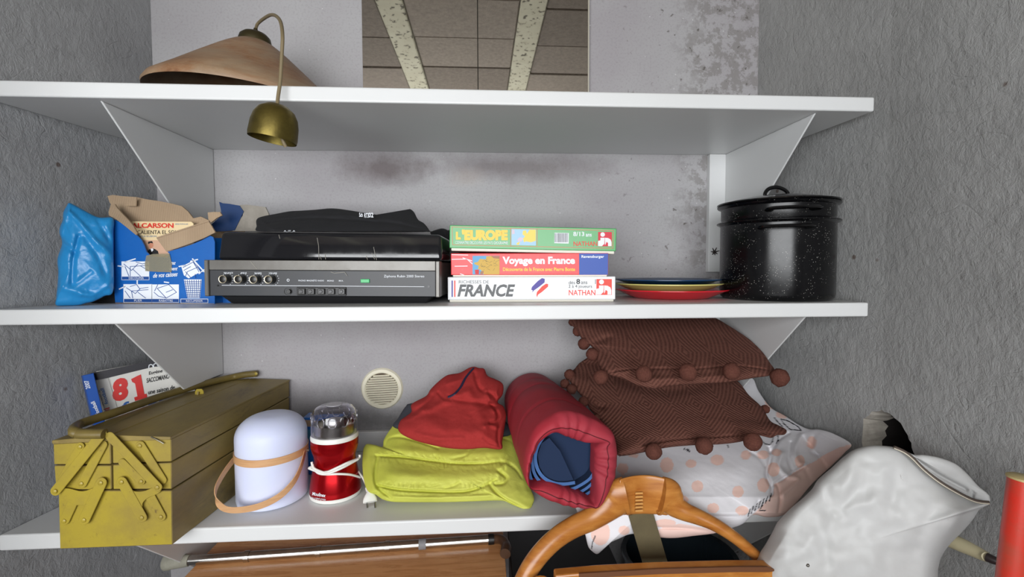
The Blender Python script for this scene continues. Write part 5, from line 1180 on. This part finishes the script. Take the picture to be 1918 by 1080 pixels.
tube('shaft', [Lc, Lc+dc*LC*.2], rc*.92, chrome, can, 20); tube('shaft', [Lc+dc*LC*.2, Lc+dc*LC*.43], rc*.97, chrome, can, 20); tube('shaft', [Lc+dc*LC*.43, Lc+dc*LC*.66], rc, chrome, can, 20); tube('shaft', [Lc+dc*LC*.66, Rc_], rc, chrome, can, 20)
for f_ in (.19, .42, .65): tube('joint_ring', [Lc+dc*LC*(f_-.008), Lc+dc*LC*(f_+.008)], rc*1.13, chrome, can, 20)
tube('grey_tape', [Lc+dc*LC*.757, Lc+dc*LC*.782], rc*1.12, plain('tape_grey', (128, 128, 130), .6), can, 20)
rub = dusty('grey_rubber', (150, 148, 134), .8, .4, 40)
tube('rubber_tip', [Lc-dc*.048, Lc-dc*.044, Lc-dc*.036, Lc-dc*.030, Lc-dc*.004, Lc+dc*.006], [.0165, .0185, .0185, .0165, .0140, .0125], rub, can, 24)
tube('collar', [Rc_, Rc_+dc*.014], rc*1.12, plain('collar_black', (18, 18, 18), .4), can, 20)
hb_ = [Rc_+dc*.012, Rc_+dc*.022, Rc_+dc*.036+np.array((0, -.012, .002)), Rc_+dc*.044+np.array((0, -.040, .003)), Rc_+dc*.040+np.array((0, -.07, .002))]
tube('handle', spl(hb_, 5), [.011]*16+[.013]*5, plain('brown_handle', (74, 50, 34), .35), can, 16)

dkp = plain('black_plastic', (16, 16, 18), .5)
st = thing('dark_filler_crate', 'black crate added to fill the dark under the lowest shelf, right of the wooden table', 'crate', (.35, -.15, 0))  # black box added to fill the near-black space below the shelf
def crate(x0, x1, y0, y1, z1, m_, parent):
    th = .004
    box_w('base', x0, x1, y0, y1, .001, .006, m_, parent)
    for a in ((x0, x1, y0, y0+th), (x0, x1, y1-th, y1), (x0, x0+th, y0+th, y1-th), (x1-th, x1, y0+th, y1-th)): box_w('side_wall', *a, .006, z1, m_, parent, .001, 1)
    box_w('rim', x0-.006, x1+.006, y0-.006, y0+.004, z1-.02, z1, m_, parent, .002, 1)
    box_w('lid', x0-.004, x1+.004, y0+.004, y1+.004, z1+.0005, z1+.008, m_, parent, .002, 1)
crate(tx1+.02, .33, -.30, -.03, .70, dkp, st)
st2 = thing('dark_tub', 'glossy dark blue-grey tub under the lowest shelf behind the wooden chair', 'tub', (.47, -.15, 0))
tubm = MT('glossy_dark_tub', lin(26, 33, 38), .2); tubm.bump(tubm.noise(8, 4, .6, tubm.co((3, 3, .4))), .3, .006); tubm = tubm.m
lathe('tub_body', [(0, .001), (.10, .001), (.115, .02), (.135, .70), (.142, .715), (.145, .72), (.142, .725), (.131, .722), (.128, .7), (.108, .03), (0, .02)], (.495, -.20, 0), tubm, st2, 48)

# --- wooden chair
cw = MT('honey_wood', lin(176, 112, 48), .3, 0, .5); wn = cw.noise(9, 5, .6, cw.co((2, 2, 7)), .7)
cw.color(cw.mix(cw.ramp(wn, [(.3, 0), (.7, 1)]), lin(158, 92, 34), lin(192, 130, 62))); cw = cw.m
cwd = plain('dark_wood_edge', (104, 66, 42), .45); cwp = plain('finger_joint_pale', (204, 150, 84), .35)
ch = thing('wooden_chair', 'honey-coloured wooden chair with bowed backrest rail and olive webbing strap, in front of the shelves', 'chair', (.28, -.5, 0))
def cr(px_, py_, Y=-.47): return P(px_, py_, Y)
def rail(pts):
    q = []; rad = []
    sm = spl([(a, b_, h_, Y_*1000) for a, b_, h_, Y_ in pts], 8)
    for a, b_, h_, Y_ in sm: q.append(P(a, b_, Y_/1000)); rad.append((.012+.0002*h_, h_/F*.90))
    return tube('backrest_rail', q, rad, cw, ch, 20, up=(0, 0, 1))
# right arm of the bow
rail([(1238, 928, 38, -.464), (1248, 930, 36, -.464), (1257, 938, 29, -.465), (1268, 949, 21.5, -.468), (1284, 958, 17.5, -.472), (1302, 965, 15.5, -.475), (1330, 977, 13, -.482), (1353, 990, 12, -.488), (1380, 1009, 11, -.495), (1406, 1031, 10.5, -.50), (1430, 1053, 10.5, -.505), (1450, 1075, 10.5, -.51)])
rail([(1172, 928, 38, -.458), (1160, 931, 36, -.457), (1148, 941, 30, -.456), (1130, 956, 25, -.458), (1105, 972, 22, -.462), (1075, 986, 20, -.47), (1045, 1005, 19, -.48), (1018, 1030, 18.5, -.49), (995, 1060, 18, -.50), (975, 1100, 18, -.51)])
V = []; Fc = []; nx_, nz_ = 16, 8
for s_ in (0, 1):
    for i in range(nx_+1):
        f_ = i/nx_; x_ = 1160+92*f_; Yc = -.468+.012*math.sin(PI*f_)
        for j in range(nz_+1):
            g_ = j/nz_; top = 889+4*(2*f_-1)**2*2; bot = 965-3*math.sin(PI*f_)
            y_ = top+(bot-top)*g_; V.append(P(x_, y_, Yc+(.018 if s_ else 0)-.004*(1-abs(2*g_-1))))
n1 = (nx_+1)*(nz_+1)
idx = lambda s_, i, j: s_*n1+i*(nz_+1)+j
for i in range(nx_):
    for j in range(nz_):
        Fc.append((idx(0, i, j), idx(0, i+1, j), idx(0, i+1, j+1), idx(0, i, j+1))); Fc.append((idx(1, i, j), idx(1, i, j+1), idx(1, i+1, j+1), idx(1, i+1, j)))
for i in range(nx_): Fc.append((idx(0, i, 0), idx(1, i, 0), idx(1, i+1, 0), idx(0, i+1, 0))); Fc.append((idx(0, i, nz_), idx(0, i+1, nz_), idx(1, i+1, nz_), idx(1, i, nz_)))
for j in range(nz_): Fc.append((idx(0, 0, j), idx(0, 0, j+1), idx(1, 0, j+1), idx(1, 0, j))); Fc.append((idx(0, nx_, j), idx(1, nx_, j), idx(1, nx_, j+1), idx(0, nx_, j+1)))
put('crest_block', V, Fc, cw, ch, bevel=.0035, seg=3, smooth=True, auto=.9)
jf = Frame(P(1160, 960, -.463), P(1250, 960, -.463))
fj = []
for y_ in (548, 570, 592, 614, 636, 658): fj.append(c6b([(372, y_), (418, y_-3), (420, y_+8), (372, y_+10)]))
prints('finger_joint', jf, fj, cwp, ch, w=.0022, thick=.003)
web = dusty('olive_webbing', (98, 88, 62), .9, .3, 30, .5, 300)
q0_, q1_ = P(1199, 958, -.452), P(1233, 1074, -.455)
ribbon('webbing_strap', [q0_, (q0_+q1_)/2, q1_, q1_+(q1_-q0_)*.6], (1, 0, .3), .0485, .003, web, ch)
sb0, sb1 = P(1085, 1074, -.56), P(1450, 1062, -.56)
pts = [(1040, 1078), (1120, 1071), (1230, 1065), (1376, 1061), (1440, 1061), (1458, 1066), (1476, 1082), (1490, 1100), (1040, 1110)]
prism_v('seat_board', [P(x_, y_, -.56) for x_, y_ in pts], (0, .022, 0), cw, ch, .003, 2)
prism_v('board_edge', [P(x_, y_, -.563) for x_, y_ in ((1085, 1074), (1230, 1065.5), (1376, 1061.5), (1438, 1061.5), (1458, 1068), (1440, 1071), (1376, 1071), (1230, 1075), (1085, 1083))], (0, .003, 0), cwd, ch)
zs = P(1230, 1100, -.56)[2]
for x_ in (.10, .40):
    for y_ in (-.545,): tube('leg', [(x_, y_, .0005), (x_, y_, zs+.01)], [.012, .017], cw, ch, 14)

# --- white bag
c7 = crop(1400, 740, 3.176)
vin = MT('white_vinyl', lin(206, 206, 204), .5, 0, .35); vin.color(vin.mix(vin.ramp(vin.noise(5, 6, .7), [(.45, 0), (.8, .5)]), lin(192, 192, 191), lin(168, 165, 160))); vin.color(vin.mix(vin.ramp(vin.noise(50, 5, .8, vin.co((1, 1, .4))), [(.68, 0), (.74, .55)]), vin.b.inputs['Base Color'].links[0].from_socket, lin(120, 110, 100))); vin.bump(vin.noise(6, 3, .5), .3, .010); vin = vin.m
wbg = thing('vinyl_bag', 'large crumpled white vinyl bag with dark trim slumped at the right of the lowest shelf', 'bag', (P(1600, 1000, -.55)[0], -.58, 0))
YB_ = lambda x, y: np.interp(x, [1400, 1560, 1700, 1855], [-.50, -.545, -.58, -.640])
bo = c7([(60, 960), (110, 880), (150, 810), (182, 750), (250, 678), (330, 610), (385, 555), (420, 500), (500, 430), (560, 375), (620, 330), (680, 308), (740, 298), (810, 300), (870, 308), (930, 335), (1000, 395), (1060, 455), (1150, 525), (1250, 585), (1340, 625), (1440, 642), (1380, 680), (1340, 740), (1280, 810), (1210, 880), (1160, 950), (1140, 1010), (1135, 1080), (1160, 1300), (1150, 1900), (200, 1900), (20, 1300), (20, 1060)])
bfold = [(c7([(640, 560), (600, 620), (560, 680)]), -.010, 6), (c7([(420, 720), (450, 850), (470, 1000)]), -.014, 9), (c7([(560, 700), (700, 640), (800, 600)]), .012, 10), (c7([(250, 700), (200, 900), (190, 1060)]), .012, 12), (c7([(1080, 480), (1120, 640), (1060, 760), (1000, 900)]), -.010, 9), (c7([(620, 340), (640, 420), (600, 520)]), .010, 10), (c7([(1180, 560), (1250, 640), (1220, 760)]), .010, 10), (c7([(860, 340), (880, 500), (840, 640)]), -.008, 12), (c7([(700, 800), (760, 950), (700, 1080)]), .012, 12), (c7([(480, 560), (500, 640), (560, 720)]), -.010, 6)]
soft('bag_body', bo, YB_, vin, wbg, front=.075, back=.05, center=c7([(620, 900)])[0], folds=[(a_, b_*.42, c_*1.6) for a_, b_, c_ in bfold], nz=.018, nsc=7, zmin=.0006, p=2.4, rings=60, nb=7)
soft('flap', c7([(880, 308), (930, 325), (990, 352), (1050, 353), (1150, 372), (1240, 408), (1310, 468), (1370, 535), (1425, 580), (1442, 606), (1436, 634), (1360, 628), (1270, 590), (1150, 520), (1060, 445), (970, 360)]), lambda x, y: YB_(x, y)+.01, vin, wbg, front=.014, back=.012, folds=[(c7([(1000, 380), (1150, 480), (1300, 560)]), -.008, 4), (c7([(1345, 575), (1340, 610), (1350, 628)]), -.008, 2)], nz=.002, rings=24, p=3)
tq = c7([(872, 308), (930, 333), (980, 370), (1050, 440), (1150, 518), (1270, 588), (1360, 628), (1440, 638)])
tube('trim', spl([P(x_, y_, YB_(x_, y_)-.022) for x_, y_ in tq], 8), .0028, plain('trim_brown', (78, 66, 58), .6), wbg, 8)
tube('piping', spl([P(x_, y_+1.6, YB_(x_, y_)-.023) for x_, y_ in tq], 8), .0014, plain('piping_cream', (206, 198, 178), .5), wbg, 8)
lathe('stud', [(.003, 0), (.002, .002), (0, .003)], Vector(P(1513, 1058, -.62)), plain('stud_grey', (120, 116, 110), .3, metal=.8), wbg, 10, Matrix.Rotation(PI/2, 3, 'X'))

# --- cream stick with dark tip
ho = thing('tapered_stick', 'cream tapered stick with a dark tip poking out behind the white bag', 'stick', (.74, -.6, .75))
ha = [P(*c7([(1150, 840)])[0], -.548), P(*c7([(1240, 875)])[0], -.575), P(*c7([(1330, 915)])[0], -.600), P(*c7([(1400, 950)])[0], -.620), P(*c7([(1425, 962)])[0], -.630)]
hs_ = spl(ha, 6); tube('shaft', hs_, list(np.linspace(.0125, .0125, 8))+list(np.linspace(.0125, .0072, len(hs_)-8)), plain('cream_wood', (206, 196, 160), .4), ho, 18)
hb2 = [P(*c7([(1425, 962)])[0], -.630), P(*c7([(1460, 978)])[0], -.637), P(*c7([(1500, 992)])[0], -.643), P(*c7([(1530, 1002)])[0], -.648)]
tube('tip', hb2, [.0073, .0068, .0055, .004], plain('tip_dark', (38, 28, 28), .4), ho, 16)
tube('stem', [ha[0], ha[0]+(ha[0]-ha[1])*1.2, np.array((.60, -.46, .001))], [.0125, .012, .011], bpy.data.materials['cream_wood'], ho, 12)

# --- red canister at the right edge
rp = dusty('chipped_red_paint', (206, 44, 30), .35, .5, 22, .1, dark=(120, 90, 70)); crm = dusty('aged_cream_plastic', (206, 186, 130), .5, .4, 20)
rc_ = thing('red_post', 'chipped red metal post with cream cap and clamp at the right edge of the photo', 'post', (.76, -.74, 0))
YR = -.745
a0, a1 = P(1893, 1080, YR), P(1904, 893, YR)
top = P(*c7([(1640, 500)])[0], YR); bot = P(*c7([(1570, 1090)])[0], YR); dv = bot-top
base_ = top+dv*(top[2]-.001)/(top[2]-bot[2])
tube('post', [base_, bot, top], .0165, rp, rc_, 28); tube('cap', [top-dv*.001, top-dv*.02, top-dv*.035], [.0178, .0178, .014], crm, rc_, 28)
m1 = P(*c7([(1665, 640)])[0], YR-.004); tube('clamp', [m1+dv*.05-np.array((0, .012, 0)), m1-dv*.0-np.array((0, .012, 0)), m1+dv*.22-np.array((0, .012, 0))], [.011, .012, .011], crm, rc_, 16)
